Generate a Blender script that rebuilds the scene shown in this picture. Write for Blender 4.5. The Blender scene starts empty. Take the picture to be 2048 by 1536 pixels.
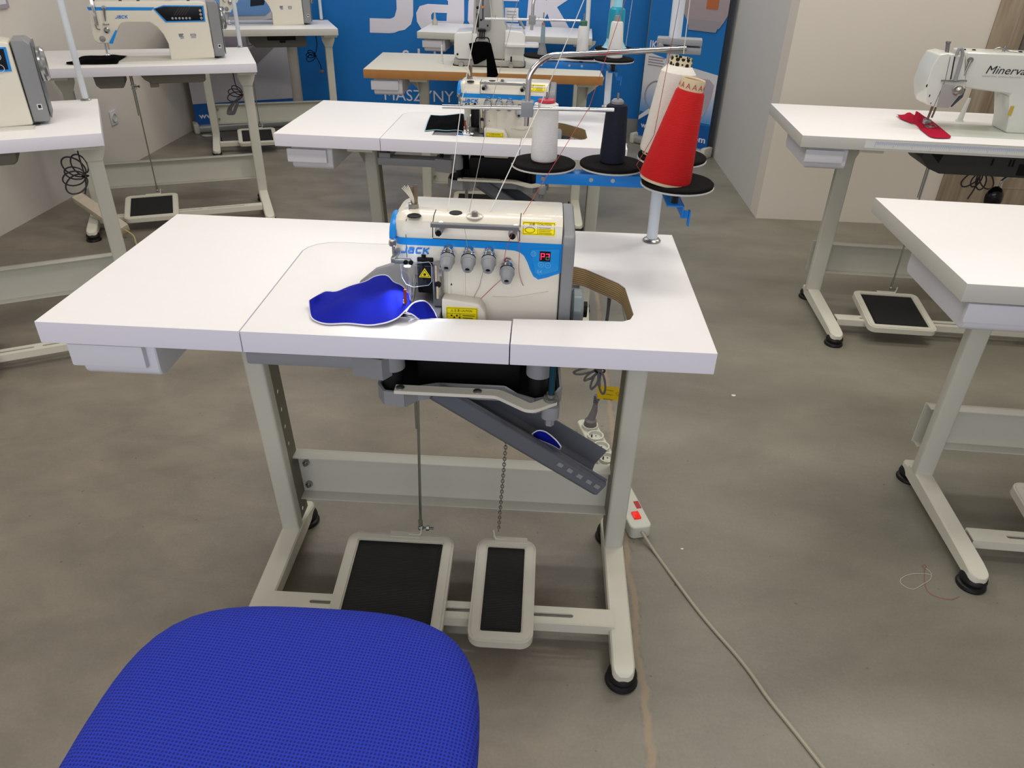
import bpy, bmesh, math, random
from mathutils import Vector, Matrix
random.seed(4)
col = bpy.context.scene.collection
PI = math.pi
# ------------------------------------------------------------------ camera
CAM = Vector((.88438, -1.13297, 1.39191)); YAW, PIT, ROL, FPX = -.03255, .54889, .03149, 1484.34
FW = Vector((math.sin(YAW)*math.cos(PIT), math.cos(YAW)*math.cos(PIT), -math.sin(PIT)))
_r = Vector((math.cos(YAW), -math.sin(YAW), 0)); _u = _r.cross(FW)
RT = _r*math.cos(ROL)+_u*math.sin(ROL); UP = -_r*math.sin(ROL)+_u*math.cos(ROL)
cam = bpy.data.cameras.new('camera'); camo = bpy.data.objects.new('camera', cam); col.objects.link(camo)
cam.sensor_width = 36; cam.lens = FPX/2048*36; cam.clip_start = .02
m = Matrix((RT, UP, -FW)).transposed().to_4x4(); m.translation = CAM; camo.matrix_world = m
bpy.context.scene.camera = camo
# frames of the tables: origin = front left corner of the top, yaw
FR = dict(M=(0, 0, 0), T2=(-.038, 1.424, -.026), W=(-.0364, 2.8042, .0329), FAR=(-.0252, 4.43, -.0385),
          L1=(-1.633, .7499, .5096), L2=(-1.6933, 2.3768, .4102), L3=(-1.6866, 3.9889, .3768),
          R1=(1.8266, 1.7061, -.0516), R2=(1.792, .3623, -.0413))
def FM(fr):
    if fr is None: fr = 'M'
    x, y, a = FR[fr] if isinstance(fr, str) else fr
    return Matrix.Translation((x, y, 0)) @ Matrix.Rotation(a, 4, 'Z')
def at(ax, val, u, v, fr='M'):
    """point seen at (u,v) of the survey photo on the plane axis=val of a table's own frame"""
    Mi = FM(fr).inverted(); o = Mi @ CAM
    d = Mi.to_3x3() @ (FW + RT*(u-1024)/FPX - UP*(v-768)/FPX)
    return o + d*((val-o[ax])/d[ax])
def AX(v, a, b, fr='M'): return at(0, v, a, b, fr)
def AY(v, a, b, fr='M'): return at(1, v, a, b, fr)
def AZ(v, a, b, fr='M'): return at(2, v, a, b, fr)
# ------------------------------------------------------------------ materials
def lin(h):
    h = h.lstrip('#'); c = [int(h[i:i+2], 16)/255 for i in (0, 2, 4)]
    return [(x/12.92 if x <= .04045 else ((x+.055)/1.055)**2.4) for x in c]+[1]
MATS = {}
def mat(name, hexc, rough=.5, metal=0, noise=0, nscale=60, bump=0, bscale=300, emit=0, alpha=1, trans=0, spec=.35, coat=0):
    if name in MATS: return MATS[name]
    m = bpy.data.materials.new(name); m.use_nodes = True; nt = m.node_tree; b = nt.nodes['Principled BSDF']
    c = lin(hexc); b.inputs['Base Color'].default_value = c; b.inputs['Roughness'].default_value = rough
    b.inputs['Metallic'].default_value = metal; b.inputs['Specular IOR Level'].default_value = spec
    b.inputs['Coat Weight'].default_value = coat
    tc = nt.nodes.new('ShaderNodeTexCoord')
    if noise:
        n = nt.nodes.new('ShaderNodeTexNoise'); n.inputs['Scale'].default_value = nscale; n.inputs['Detail'].default_value = 4
        nt.links.new(tc.outputs['Object'], n.inputs['Vector'])
        mx = nt.nodes.new('ShaderNodeMix'); mx.data_type = 'RGBA'
        mx.inputs['A'].default_value = [k*(1-noise) for k in c[:3]]+[1]; mx.inputs['B'].default_value = [min(1, k*(1+noise)) for k in c[:3]]+[1]
        nt.links.new(n.outputs['Fac'], mx.inputs['Factor']); nt.links.new(mx.outputs['Result'], b.inputs['Base Color'])
    if bump:
        n = nt.nodes.new('ShaderNodeTexNoise'); n.inputs['Scale'].default_value = bscale; n.inputs['Detail'].default_value = 2
        nt.links.new(tc.outputs['Object'], n.inputs['Vector'])
        bp = nt.nodes.new('ShaderNodeBump'); bp.inputs['Strength'].default_value = bump; bp.inputs['Distance'].default_value = .001
        nt.links.new(n.outputs['Fac'], bp.inputs['Height']); nt.links.new(bp.outputs['Normal'], b.inputs['Normal'])
    if emit: b.inputs['Emission Color'].default_value = c; b.inputs['Emission Strength'].default_value = emit
    if trans: b.inputs['Transmission Weight'].default_value = trans
    if alpha < 1: b.inputs['Alpha'].default_value = alpha
    MATS[name] = m; return m
white = mat('laminate_white', '#E9E7E6', .42, noise=.015, nscale=30, spec=.35)
edge = mat('edge_white_cool_lit', '#E0DDE6', .5)  # white edge band; lavender tint is the cool light put into the colour
edgeg = mat('edge_grey_white', '#C3C2BA', .5)
woodedge = mat('edge_orange', '#A8763F', .5, noise=.12, nscale=25)
greytop = mat('laminate_grey', '#C6C3B6', .5, noise=.03, nscale=200)
enamel = mat('stand_enamel', '#C3C2B5', .38, bump=.25, bscale=500)
cream = mat('foot_enamel', '#D3D0C1', .33, bump=.3, bscale=500)
dplate = mat('stand_plate', '#6E6B5C', .5)
rubber = mat('black_rubber', '#111112', .45)
plastic = mat('drawer_white', '#D5D5DB', .4)
body = mat('machine_cream', '#DDD8C9', .25, bump=.12, bscale=700, coat=.3)
bodyg = mat('machine_pale', '#CDCFC8', .28, coat=.3)
bodyw = mat('machine_white', '#D6D5D3', .3, coat=.2)
stripe = mat('stripe_blue', '#0B86D8', .3)
grey = mat('cover_grey', '#858789', .4)
grey2 = mat('casting_grey', '#8A8C8E', .45, bump=.3, bscale=400)
dgrey = mat('chute_grey', '#5B5F66', .4)
knobg = mat('knob_grey', '#8E9092', .35)
chrome = mat('chrome', '#D2D2D4', .12, 1)
steel = mat('steel', '#9C9B98', .3, 1)
zinc = mat('zinc', '#A4A8A4', .35, 1)
dark = mat('dark_parts', '#101013', .4, spec=.3)
black = mat('black_plastic', '#060607', .5, spec=.2)
pole = mat('pole_white', '#CDD5DC', .35)
bblue = mat('bracket_blue', '#0878CC', .35)
foam = mat('foam_black', '#151414', .95, spec=.1, bump=.6, bscale=900)
yellow = mat('label_yellow', '#F2E000', .45)
redled = mat('led_red', '#FF2040', .4, emit=4)
redsw = mat('switch_red', '#E81505', .25, emit=.3)
ledw = mat('led_white', '#CFE2FF', .4, emit=14)
clear = mat('clear_guard', '#DDE8F2', .08, trans=1, alpha=.35)
ink = mat('ink_black', '#1A1A1C', .6)
inkn = mat('ink_navy', '#1B2360', .6)
inkb = mat('ink_blue', '#1C78CC', .5)
inkw = mat('print_white', '#D8D6E2', .55)
inkr = mat('ink_red', '#B2343A', .6)
inkg = mat('ink_grey', '#9BA0A8', .6)
cardt = mat('card_beige', '#C9B795', .8)
cable = mat('cable_grey', '#6A696C', .5)
cablew = mat('cable_beige', '#A59E8C', .5)
stripw = mat('strip_white', '#C9CABD', .4)
stripo = mat('strip_old', '#BDB29F', .6, noise=.1, nscale=40)
clothb = mat('cloth_blue', '#0F1B98', .8, spec=.15, noise=.12, nscale=14, bump=.3, bscale=900)
clothk = mat('cloth_black', '#040406', .95, spec=.05, noise=.3, nscale=20)
clothr = mat('cloth_red', '#A80C30', .85, spec=.15, noise=.1, nscale=30, bump=.3, bscale=900)
piping = mat('piping_white', '#D9D5E4', .7)
piplb = mat('piping_pale_blue', '#8DBFCE', .7)
thw = mat('thread_white', '#D9D7D2', .7)
thr = mat('thread_red', '#A8433C', .7)
paint = mat('wall_paint', '#D3CCC1', .85, noise=.02, nscale=3, bump=.15, bscale=120)
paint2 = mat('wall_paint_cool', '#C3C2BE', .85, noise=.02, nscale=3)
skirt = mat('strip_grey', '#8A8B8A', .6)
lavender = mat('print_lavender', '#A9A1AE', .6)
printg = mat('print_grey', '#8E8A90', .6)
printd = mat('print_dark', '#1C2230', .6)
def yarn(name, hexc, k=.18):
    m = mat(name, hexc, .75); nt = m.node_tree; b = nt.nodes['Principled BSDF']
    tc = nt.nodes.new('ShaderNodeTexCoord'); w = nt.nodes.new('ShaderNodeTexWave'); w.wave_type = 'BANDS'; w.bands_direction = 'Z'
    w.inputs['Scale'].default_value = 120; w.inputs['Distortion'].default_value = 3; w.inputs['Detail'].default_value = 2; w.inputs['Detail Scale'].default_value = 20
    mp = nt.nodes.new('ShaderNodeMapping'); mp.inputs['Rotation'].default_value = (.35, .3, 0)
    nt.links.new(tc.outputs['Object'], mp.inputs['Vector']); nt.links.new(mp.outputs['Vector'], w.inputs['Vector'])
    c = lin(hexc); mx = nt.nodes.new('ShaderNodeMix'); mx.data_type = 'RGBA'
    mx.inputs['A'].default_value = [x*(1-k) for x in c[:3]]+[1]; mx.inputs['B'].default_value = [min(1, x*(1+k*.5)) for x in c[:3]]+[1]
    nt.links.new(w.outputs['Fac'], mx.inputs['Factor']); nt.links.new(mx.outputs['Result'], b.inputs['Base Color'])
    bp = nt.nodes.new('ShaderNodeBump'); bp.inputs['Strength'].default_value = .5; bp.inputs['Distance'].default_value = .0008
    nt.links.new(w.outputs['Fac'], bp.inputs['Height']); nt.links.new(bp.outputs['Normal'], b.inputs['Normal'])
    return m
yw = yarn('yarn_white', '#DEDDDC', .1); yr = yarn('yarn_red', '#C50A0C', .25); yk = yarn('yarn_navy', '#0C1428', .4)
yc = yarn('yarn_cream', '#E8E3D8', .08); yt = mat('yarn_teal', '#1590AC', .3); ylb = yarn('yarn_pale_blue', '#8FA9B2', .4)
def band(name, h1, h2, axis, scale, dist=.4):
    m = mat(name, h1, .6); nt = m.node_tree; b = nt.nodes['Principled BSDF']
    tc = nt.nodes.new('ShaderNodeTexCoord'); w = nt.nodes.new('ShaderNodeTexWave'); w.bands_direction = axis
    w.inputs['Scale'].default_value = scale; w.inputs['Distortion'].default_value = dist; w.inputs['Detail'].default_value = 3
    nt.links.new(tc.outputs['Object'], w.inputs['Vector'])
    mx = nt.nodes.new('ShaderNodeMix'); mx.data_type = 'RGBA'; mx.inputs['A'].default_value = lin(h1); mx.inputs['B'].default_value = lin(h2)
    nt.links.new(w.outputs['Fac'], mx.inputs['Factor']); nt.links.new(mx.outputs['Result'], b.inputs['Base Color'])
    bp = nt.nodes.new('ShaderNodeBump'); bp.inputs['Strength'].default_value = .4; bp.inputs['Distance'].default_value = .001
    nt.links.new(w.outputs['Fac'], bp.inputs['Height']); nt.links.new(bp.outputs['Normal'], b.inputs['Normal'])
    return m
ribbed = band('ribbed_mat', '#08090A', '#17191B', 'Y', 75, .1)
ply = band('plywood', '#94764C', '#C8AC7E', 'Z', 70, 1.5)
dooroak = mat('door_oak', '#978874', .6); _n = dooroak.node_tree; _t = _n.nodes.new('ShaderNodeTexCoord'); _m = _n.nodes.new('ShaderNodeMapping'); _m.inputs['Scale'].default_value = (9, 9, .7)
_o = _n.nodes.new('ShaderNodeTexNoise'); _o.inputs['Scale'].default_value = 3; _o.inputs['Detail'].default_value = 6; _r = _n.nodes.new('ShaderNodeValToRGB'); _r.color_ramp.elements[0].color = lin('#85745F'); _r.color_ramp.elements[0].position = .3; _r.color_ramp.elements[1].color = lin('#A89B88'); _r.color_ramp.elements[1].position = .7
_n.links.new(_t.outputs['Object'], _m.inputs['Vector']); _n.links.new(_m.outputs['Vector'], _o.inputs['Vector']); _n.links.new(_o.outputs['Fac'], _r.inputs['Fac']); _n.links.new(_r.outputs['Color'], _n.nodes['Principled BSDF'].inputs['Base Color'])
def floor_mat():
    m = bpy.data.materials.new('concrete'); m.use_nodes = True; nt = m.node_tree; L = nt.links.new
    b = nt.nodes['Principled BSDF']; b.inputs['Roughness'].default_value = .42
    tc = nt.nodes.new('ShaderNodeTexCoord')
    def noise(s, d=6, dist=0, sc=(1, 1, 1)):
        mp = nt.nodes.new('ShaderNodeMapping'); mp.inputs['Scale'].default_value = sc; L(tc.outputs['Object'], mp.inputs['Vector'])
        n = nt.nodes.new('ShaderNodeTexNoise'); n.inputs['Scale'].default_value = s; n.inputs['Detail'].default_value = d
        n.inputs['Distortion'].default_value = dist; n.inputs['Roughness'].default_value = .6; L(mp.outputs['Vector'], n.inputs['Vector']); return n
    def ramp(src, stops):
        r = nt.nodes.new('ShaderNodeValToRGB'); L(src, r.inputs['Fac']); e = r.color_ramp.elements
        while len(e) < len(stops): e.new(.5)
        for q, (p, c) in zip(e, stops): q.position = p; q.color = c
        return r
    def mix(f, A, B, mode='MIX'):
        x = nt.nodes.new('ShaderNodeMix'); x.data_type = 'RGBA'; x.blend_type = mode
        for k, v in (('Factor', f), ('A', A), ('B', B)):
            if hasattr(v, 'is_output'): L(v, x.inputs[k])
            else: x.inputs[k].default_value = v
        return x.outputs['Result']
    big = ramp(noise(.9, 5, .4).outputs['Fac'], [(.3, lin('#746E63')), (.7, lin('#8B8578'))]).outputs['Color']
    warm = ramp(noise(4, 9, .35, (1, 1.6, 1)).outputs['Fac'], [(.35, lin('#6F685B')), (.5, lin('#7E776A')), (.75, lin('#978B79'))]).outputs['Color']
    # left of the joint is rough and warm, right of it smooth and greenish
    sx = nt.nodes.new('ShaderNodeSeparateXYZ'); L(tc.outputs['Object'], sx.inputs[0])
    jn = nt.nodes.new('ShaderNodeMath'); jn.operation = 'MULTIPLY_ADD'; L(noise(9, 4).outputs['Fac'], jn.inputs[0]); jn.inputs[1].default_value = .05; jn.inputs[2].default_value = 1.128
    dx = nt.nodes.new('ShaderNodeMath'); dx.operation = 'SUBTRACT'; L(sx.outputs['X'], dx.inputs[0]); L(jn.outputs[0], dx.inputs[1])
    side = nt.nodes.new('ShaderNodeMapRange'); L(dx.outputs[0], side.inputs[0]); side.inputs[1].default_value = -.25; side.inputs[2].default_value = .02
    base = mix(side.outputs[0], mix(.62, big, warm), mix(.12, ramp(noise(1.6, 6, .3, (1, 2, 1)).outputs['Fac'], [(.3, lin('#716D61')), (.7, lin('#8B887A'))]).outputs['Color'], warm))
    fine = ramp(noise(140, 3).outputs['Fac'], [(.3, (.93, .93, .93, 1)), (.7, (1.04, 1.04, 1.04, 1))]).outputs['Color']
    base = mix(1, base, fine, 'MULTIPLY')
    spk = ramp(noise(55, 1).outputs['Fac'], [(.19, (.5, .5, .5, 1)), (.24, (1, 1, 1, 1))]).outputs['Color']
    base = mix(1, base, spk, 'MULTIPLY')
    ab = nt.nodes.new('ShaderNodeMath'); ab.operation = 'ABSOLUTE'; L(dx.outputs[0], ab.inputs[0])
    jm = ramp(ab.outputs[0], [(.006, (1, 1, 1, 1)), (.009, (0, 0, 0, 1))])
    yl = nt.nodes.new('ShaderNodeMath'); yl.operation = 'LESS_THAN'; L(sx.outputs['Y'], yl.inputs[0]); yl.inputs[1].default_value = 2.2
    jf = nt.nodes.new('ShaderNodeMath'); jf.operation = 'MULTIPLY'; L(jm.outputs['Color'], jf.inputs[0]); L(yl.outputs[0], jf.inputs[1])
    base = mix(jf.outputs[0], base, lin('#93836C'))
    dm = ramp(ab.outputs[0], [(.007, (0, 0, 0, 1)), (.0095, (1, 1, 1, 1)), (.013, (0, 0, 0, 1))])
    gn = ramp(noise(26, 3).outputs['Fac'], [(.5, (0, 0, 0, 1)), (.6, (.6, .6, .6, 1))])
    df = nt.nodes.new('ShaderNodeMath'); df.operation = 'MULTIPLY'; L(dm.outputs['Color'], df.inputs[0]); L(gn.outputs['Color'], df.inputs[1])
    base = mix(df.outputs[0], base, lin('#54483A'))
    L(base, b.inputs['Base Color'])
    bp = nt.nodes.new('ShaderNodeBump'); bp.inputs['Strength'].default_value = .25; bp.inputs['Distance'].default_value = .004
    L(noise(30, 6).outputs['Fac'], bp.inputs['Height']); L(bp.outputs['Normal'], b.inputs['Normal'])
    return m
def mesh_mat():
    m = bpy.data.materials.new('chair_mesh'); m.use_nodes = True; nt = m.node_tree; L = nt.links.new; b = nt.nodes['Principled BSDF']
    b.inputs['Roughness'].default_value = .85; b.inputs['Sheen Weight'].default_value = .0
    tc = nt.nodes.new('ShaderNodeTexCoord'); mp = nt.nodes.new('ShaderNodeMapping'); mp.inputs['Rotation'].default_value = (0, 0, .1); L(tc.outputs['Object'], mp.inputs['Vector'])
    ws = []
    for d, s in (('X', 62), ('Y', 62)):
        w = nt.nodes.new('ShaderNodeTexWave'); w.bands_direction = d; w.inputs['Scale'].default_value = s; w.inputs['Distortion'].default_value = .15
        L(mp.outputs['Vector'], w.inputs['Vector']); ws.append(w.outputs['Fac'])
    mm = nt.nodes.new('ShaderNodeMath'); mm.operation = 'MULTIPLY'; L(ws[0], mm.inputs[0]); L(ws[1], mm.inputs[1])
    r = nt.nodes.new('ShaderNodeValToRGB'); L(mm.outputs[0], r.inputs['Fac']); r.color_ramp.elements[0].color = lin('#1230B0'); r.color_ramp.elements[0].position = .05
    r.color_ramp.elements[1].color = lin('#040D72'); r.color_ramp.elements[1].position = .6
    L(r.outputs['Color'], b.inputs['Base Color'])
    bp = nt.nodes.new('ShaderNodeBump'); bp.invert = True; bp.inputs['Strength'].default_value = .5; bp.inputs['Distance'].default_value = .0015
    L(mm.outputs[0], bp.inputs['Height']); L(bp.outputs['Normal'], b.inputs['Normal']); return m
# ------------------------------------------------------------------ mesh helpers
BASE = {}
def V(*a): return Vector(a)
def rrect(x0, x1, y0, y1, r, n=5):
    p = []
    for cx, cy, a in ((x1-r, y0+r, -PI/2), (x1-r, y1-r, 0), (x0+r, y1-r, PI/2), (x0+r, y0+r, PI)):
        for i in range(n+1): t = a+i*PI/2/n; p.append((cx+r*math.cos(t), cy+r*math.sin(t)))
    return p
def circ(cx, cy, r, n=16): return [(cx+r*math.cos(2*PI*i/n), cy+r*math.sin(2*PI*i/n)) for i in range(n)]
def slot(x0, x1, cy, r, n=6):
    return [(x1-r+r*math.cos(-PI/2+PI*i/n), cy+r*math.sin(-PI/2+PI*i/n)) for i in range(n+1)]+[(x0+r+r*math.cos(PI/2+PI*i/n), cy+r*math.sin(PI/2+PI*i/n)) for i in range(n+1)]
def arcs(pts, r, n=5):
    """round the inner corners of an open 3D path"""
    pts = [Vector(p) for p in pts]; out = [pts[0]]
    for a, b, c in zip(pts, pts[1:], pts[2:]):
        d1 = (a-b); d2 = (c-b); k = min(r, d1.length*.45, d2.length*.45); p = b+d1.normalized()*k; q = b+d2.normalized()*k
        for i in range(n+1): t = i/n; out.append(p*(1-t)**2+b*2*t*(1-t)+q*t*t)
    return out+[pts[-1]]
def smooth(pts, n=6):
    pts = [Vector(p) for p in pts]; out = []
    for i in range(len(pts)-1):
        a, b, c, d = pts[max(i-1, 0)], pts[i], pts[i+1], pts[min(i+2, len(pts)-1)]
        for k in range(n):
            t = k/n; out.append(.5*((2*b)+(c-a)*t+(2*a-5*b+4*c-d)*t*t+(3*b-a-3*c+d)*t**3))
    return out+[pts[-1]]
class MB:
    def __init__(s): s.bm = bmesh.new()
    def _tr(s, vs, M):
        if M is not None: bmesh.ops.transform(s.bm, matrix=M, verts=vs)
        return s
    def box(s, x0, x1, y0, y1, z0, z1, bev=0, M=None, seg=2):
        r = bmesh.ops.create_cube(s.bm, size=1); vs = r['verts']
        for v in vs: v.co = V((x0+x1)/2+v.co.x*(x1-x0), (y0+y1)/2+v.co.y*(y1-y0), (z0+z1)/2+v.co.z*(z1-z0))
        if bev:
            es = list({e for v in vs for e in v.link_edges})
            r = bmesh.ops.bevel(s.bm, geom=es, offset=bev, segments=seg, affect='EDGES', profile=.6); vs = list({v for f in r['faces'] for v in f.verts} | {v for v in vs if v.is_valid})
        return s._tr(vs, M)
    def bar(s, p, q, w, h, bev=0, up=(0, 0, 1)):
        """box beam from p to q, width w across, height h along up"""
        p = Vector(p); q = Vector(q); d = (q-p); L = d.length; d.normalize(); u = Vector(up); x = d.cross(u).normalized(); u = x.cross(d)
        M = Matrix((x, d, u)).transposed().to_4x4(); M.translation = (p+q)/2
        return s.box(-w/2, w/2, -L/2, L/2, -h/2, h/2, bev, M)
    def rings(s, rs, cap=True, closed=False):
        vv = [[s.bm.verts.new(p) for p in r] for r in rs]; n = len(vv[0])
        pr = list(zip(vv, vv[1:]))+([(vv[-1], vv[0])] if closed else [])
        for a, b in pr:
            for i in range(n):
                try: s.bm.faces.new((a[i], a[(i+1) % n], b[(i+1) % n], b[i]))
                except ValueError: pass
        if cap and not closed:
            s.bm.faces.new(list(reversed(vv[0]))); s.bm.faces.new(vv[-1])
        return s
    def tube(s, pts, r, n=8, r2=None, closed=False):
        pts = [Vector(p) for p in pts]; rs = []; N = len(pts); up = None
        for i, p in enumerate(pts):
            a = pts[(i-1) % N] if closed else pts[max(i-1, 0)]; b = pts[(i+1) % N] if closed else pts[min(i+1, N-1)]
            d = (b-a)
            if d.length < 1e-9: d = V(0, 0, 1)
            d.normalize()
            if up is None: up = d.orthogonal().normalized()
            up = (up-d*up.dot(d)); up = up.normalized() if up.length > 1e-6 else d.orthogonal().normalized()
            w = d.cross(up); rr = r if r2 is None else r+(r2-r)*i/(N-1)
            rs.append([p+(up*math.cos(2*PI*k/n)+w*math.sin(2*PI*k/n))*rr for k in range(n)])
        return s.rings(rs, closed=closed)
    def cyl(s, p, q, r, r2=None, n=24): return s.tube([p, q], r, n, r2 if r2 is not None else None)
    def lathe(s, prof, o=(0, 0, 0), ax=(0, 0, 1), n=32, cap=True):
        o = Vector(o); a = Vector(ax).normalized(); u = a.orthogonal().normalized(); w = a.cross(u)
        return s.rings([[o+a*h+(u*math.cos(2*PI*k/n)+w*math.sin(2*PI*k/n))*max(r, 1e-5) for k in range(n)] for r, h in prof], cap)
    def prism(s, poly, pl, a, b, holes=(), bev=0, M=None, inset=0):
        def P(x, y, h): return V(x, y, h) if pl == 'xy' else V(x, h, y) if pl == 'xz' else V(h, x, y)
        es = []; allv = []
        for lp in [poly]+list(holes):
            vs = [s.bm.verts.new(P(x, y, a)) for x, y in lp]; allv += vs
            es += [s.bm.edges.new((vs[i], vs[(i+1) % len(vs)])) for i in range(len(vs))]
        if holes: fs = [f for f in bmesh.ops.triangle_fill(s.bm, use_beauty=True, use_dissolve=False, edges=es)['geom'] if isinstance(f, bmesh.types.BMFace)]
        else: fs = [s.bm.faces.new(allv)]
        r = bmesh.ops.extrude_face_region(s.bm, geom=fs); nv = [g for g in r['geom'] if isinstance(g, bmesh.types.BMVert)]
        d = P(0, 0, b-a); bmesh.ops.translate(s.bm, verts=nv, vec=d)
        if bev:
            be = [e for e in {e for v in (nv+allv) for e in v.link_edges} if e.is_manifold and len(e.link_faces) == 2 and e.calc_face_angle(0) > .6]
            rb = bmesh.ops.bevel(s.bm, geom=be, offset=bev, segments=3, affect='EDGES', profile=.6)
            nv = list({v for f in rb['faces'] for v in f.verts}); allv = [v for v in allv if v.is_valid]
        return s._tr(list({v for v in nv+allv if v.is_valid}), M)
    def grid(s, rows, th=0):
        vv = [[s.bm.verts.new(p) for p in r] for r in rows]; fs = []
        for a, b in zip(vv, vv[1:]):
            for i in range(len(a)-1): fs.append(s.bm.faces.new((a[i], a[i+1], b[i+1], b[i])))
        if th:
            r = bmesh.ops.extrude_face_region(s.bm, geom=fs); bmesh.ops.translate(s.bm, verts=[g for g in r['geom'] if isinstance(g, bmesh.types.BMVert)], vec=(0, 0, th))
        return s
    def sph(s, c, r, sc=(1, 1, 1), n=16):
        M = Matrix.Translation(c) @ Matrix.Diagonal((*sc, 1)); bmesh.ops.create_uvsphere(s.bm, u_segments=n, v_segments=n//2, radius=r, matrix=M); return s
    def build(s, name, ma, parent=None, frame=None, base=(0, 0, 0), sharp=.6, edgemat=None):
        bm = s.bm; bmesh.ops.recalc_face_normals(bm, faces=bm.faces)
        b = BASE[parent.name] if parent is not None else Vector(base)
        for v in bm.verts: v.co -= b
        for f in bm.faces:
            f.smooth = True
            if edgemat is not None and abs(f.normal.z) < .5: f.material_index = 1
        for e in bm.edges:
            if len(e.link_faces) == 2 and e.calc_face_angle(0) > sharp: e.smooth = False
        me = bpy.data.meshes.new(name); bm.to_mesh(me); bm.free(); me.materials.append(ma)
        if edgemat is not None: me.materials.append(edgemat)
        o = bpy.data.objects.new(name, me); col.objects.link(o)
        if parent is not None: o.parent = parent
        else: o.matrix_world = FM(frame) @ Matrix.Translation(b)
        BASE[o.name] = b; return o
def tag(o, label, cat, group=None, kind=None):
    o['label'] = label; o['category'] = cat
    if group: o['group'] = group
    if kind: o['kind'] = kind
    return o
def thing(name, label, cat, frame=None, base=(0, 0, 0), group=None):
    o = bpy.data.objects.new(name, None); o.empty_display_size = .05; col.objects.link(o)
    o.matrix_world = FM(frame) @ Matrix.Translation(base); BASE[o.name] = Vector(base); return tag(o, label, cat, group)
def struct(o): o['kind'] = 'structure'; return o
def copy_tree(o, frame=None, dz=0, parent=None, skip=()):
    c = o.copy(); col.objects.link(c); BASE[c.name] = BASE[o.name]
    if parent is not None: c.parent = parent
    else: c.matrix_world = FM(frame) @ Matrix.Translation(BASE[o.name]+V(0, 0, dz))
    for ch in list(o.children):
        if ch.name.split('.')[0] not in skip: copy_tree(ch, parent=c, skip=skip)
    return c
def text(s, o, xd, ud, h, ma, parent, name='lettering', bold=0, shear=0, width=None, frame=None, align='LEFT'):
    """flat lettering at o running along xd, letters of height ~h"""
    cu = bpy.data.curves.new('t', 'FONT'); cu.body = s; cu.size = h/.72; cu.offset = bold*h; cu.shear = shear; cu.align_x = align; cu.resolution_u = 3
    ob = bpy.data.objects.new('t', cu); col.objects.link(ob); dg = bpy.context.evaluated_depsgraph_get(); dg.update()
    me = bpy.data.meshes.new_from_object(ob.evaluated_get(dg)); bpy.data.objects.remove(ob)
    xs = [v.co.x for v in me.vertices] or [0]; sx = 1
    if width: sx = width/max(max(xs)-min(xs), 1e-6)
    x = Vector(xd).normalized(); u = Vector(ud).normalized(); n = x.cross(u); b = BASE[parent.name]
    for v in me.vertices: v.co = Vector(o)+x*v.co.x*sx+u*v.co.y+n*.0004-b
    me.materials.clear(); me.materials.append(ma); t = bpy.data.objects.new(name, me); col.objects.link(t); t.parent = parent; BASE[t.name] = b; return t
def ribbon(mb, pts, w, X):
    """flat stroke in logo units, X maps (x,y)->3D"""
    n = len(pts); L = []; R = []
    for i, p in enumerate(pts):
        a = Vector(pts[max(i-1, 0)]); b = Vector(pts[min(i+1, n-1)]); d = (b-a).normalized(); nn = Vector((-d.y, d.x)); k = 1
        if 0 < i < n-1:
            d1 = (Vector(pts[i])-a).normalized(); k = 1/max(.5, abs(d1.dot(d)))
        q = Vector(p); L.append(q+nn*w/2*k); R.append(q-nn*w/2*k)
    vl = [mb.bm.verts.new(X(v.x, v.y)) for v in L]; vr = [mb.bm.verts.new(X(v.x, v.y)) for v in R]
    for i in range(n-1): mb.bm.faces.new((vl[i], vl[i+1], vr[i+1], vr[i]))
def corner(cx, cy, r, a0, a1, n=6): return [(cx+r*math.cos(math.radians(a0+(a1-a0)*i/n)), cy+r*math.sin(math.radians(a0+(a1-a0)*i/n))) for i in range(n+1)]
def logo(o, xd, ud, h, length, ma, parent, shear=.22, w=.24):
    x = Vector(xd).normalized(); u = Vector(ud).normalized(); nrm = x.cross(u); o = Vector(o); sc = length/4.55; mb = MB(); k = w/2
    for gx, strokes in ((0, [[(0, k)]+corner(.6, k+.2, .2, -90, 0)+[(.8, 1)]]),
                        (1.12, [[(.08, 1-k)]+corner(.68, 1-k-.16, .16, 90, 0)+[(.84, 0)], [(.84, .6-k*.3)]+corner(.28, .4, .17, 90, 180)+corner(.28, .29, .17, 180, 270)+[(.84, k)]]),
                        (2.32, [[(.96, 1-k)]+corner(.3, 1-k-.18, .18, 90, 180)+corner(.3, k+.18, .18, 180, 270)+[(.9, k)]]),
                        (3.5, [[(.12, 0), (.12, 1)], [(.2, .5), (.92, 1-k*.2)], [(.42, .55), (.98, k*.2)]])):
        for st in strokes: ribbon(mb, st, w, lambda a, b: o+x*((gx+a)*sc+b*h*shear)+u*(b*h)+nrm*.0006)
    return mb.build('logo', ma, parent)
# ------------------------------------------------------------------ room
WX, WY, JX, JY = -1.84, 5.08, 2.135, 3.12
struct(MB().box(WX-.1, 4.6, -3.2, WY+.1, -.1, 0).build('floor', floor_mat()))
struct(MB().box(WX-.1, 4.6, -3.2, WY+.1, 3.0, 3.1).build('ceiling', paint))
struct(MB().box(WX-.1, WX, -3.2, WY+.1, 0, 3).build('wall_left', paint))
struct(MB().box(WX, JX, WY, WY+.1, 0, 3).build('wall_back', paint))
struct(MB().box(JX, JX+.25, JY+.15, WY+.1, 0, 3).build('wall_side', paint2))
w = MB().box(JX-.001, 3.115, JY, JY+.15, 0, 3).box(4.12, 4.6, JY, JY+.15, 0, 3).box(3.11, 4.13, JY, JY+.15, 2.1, 3)
struct(w.build('wall_right', paint))
struct(MB().box(4.6, 4.7, -3.2, JY+.15, 0, 3).build('wall_far_right', paint))
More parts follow.
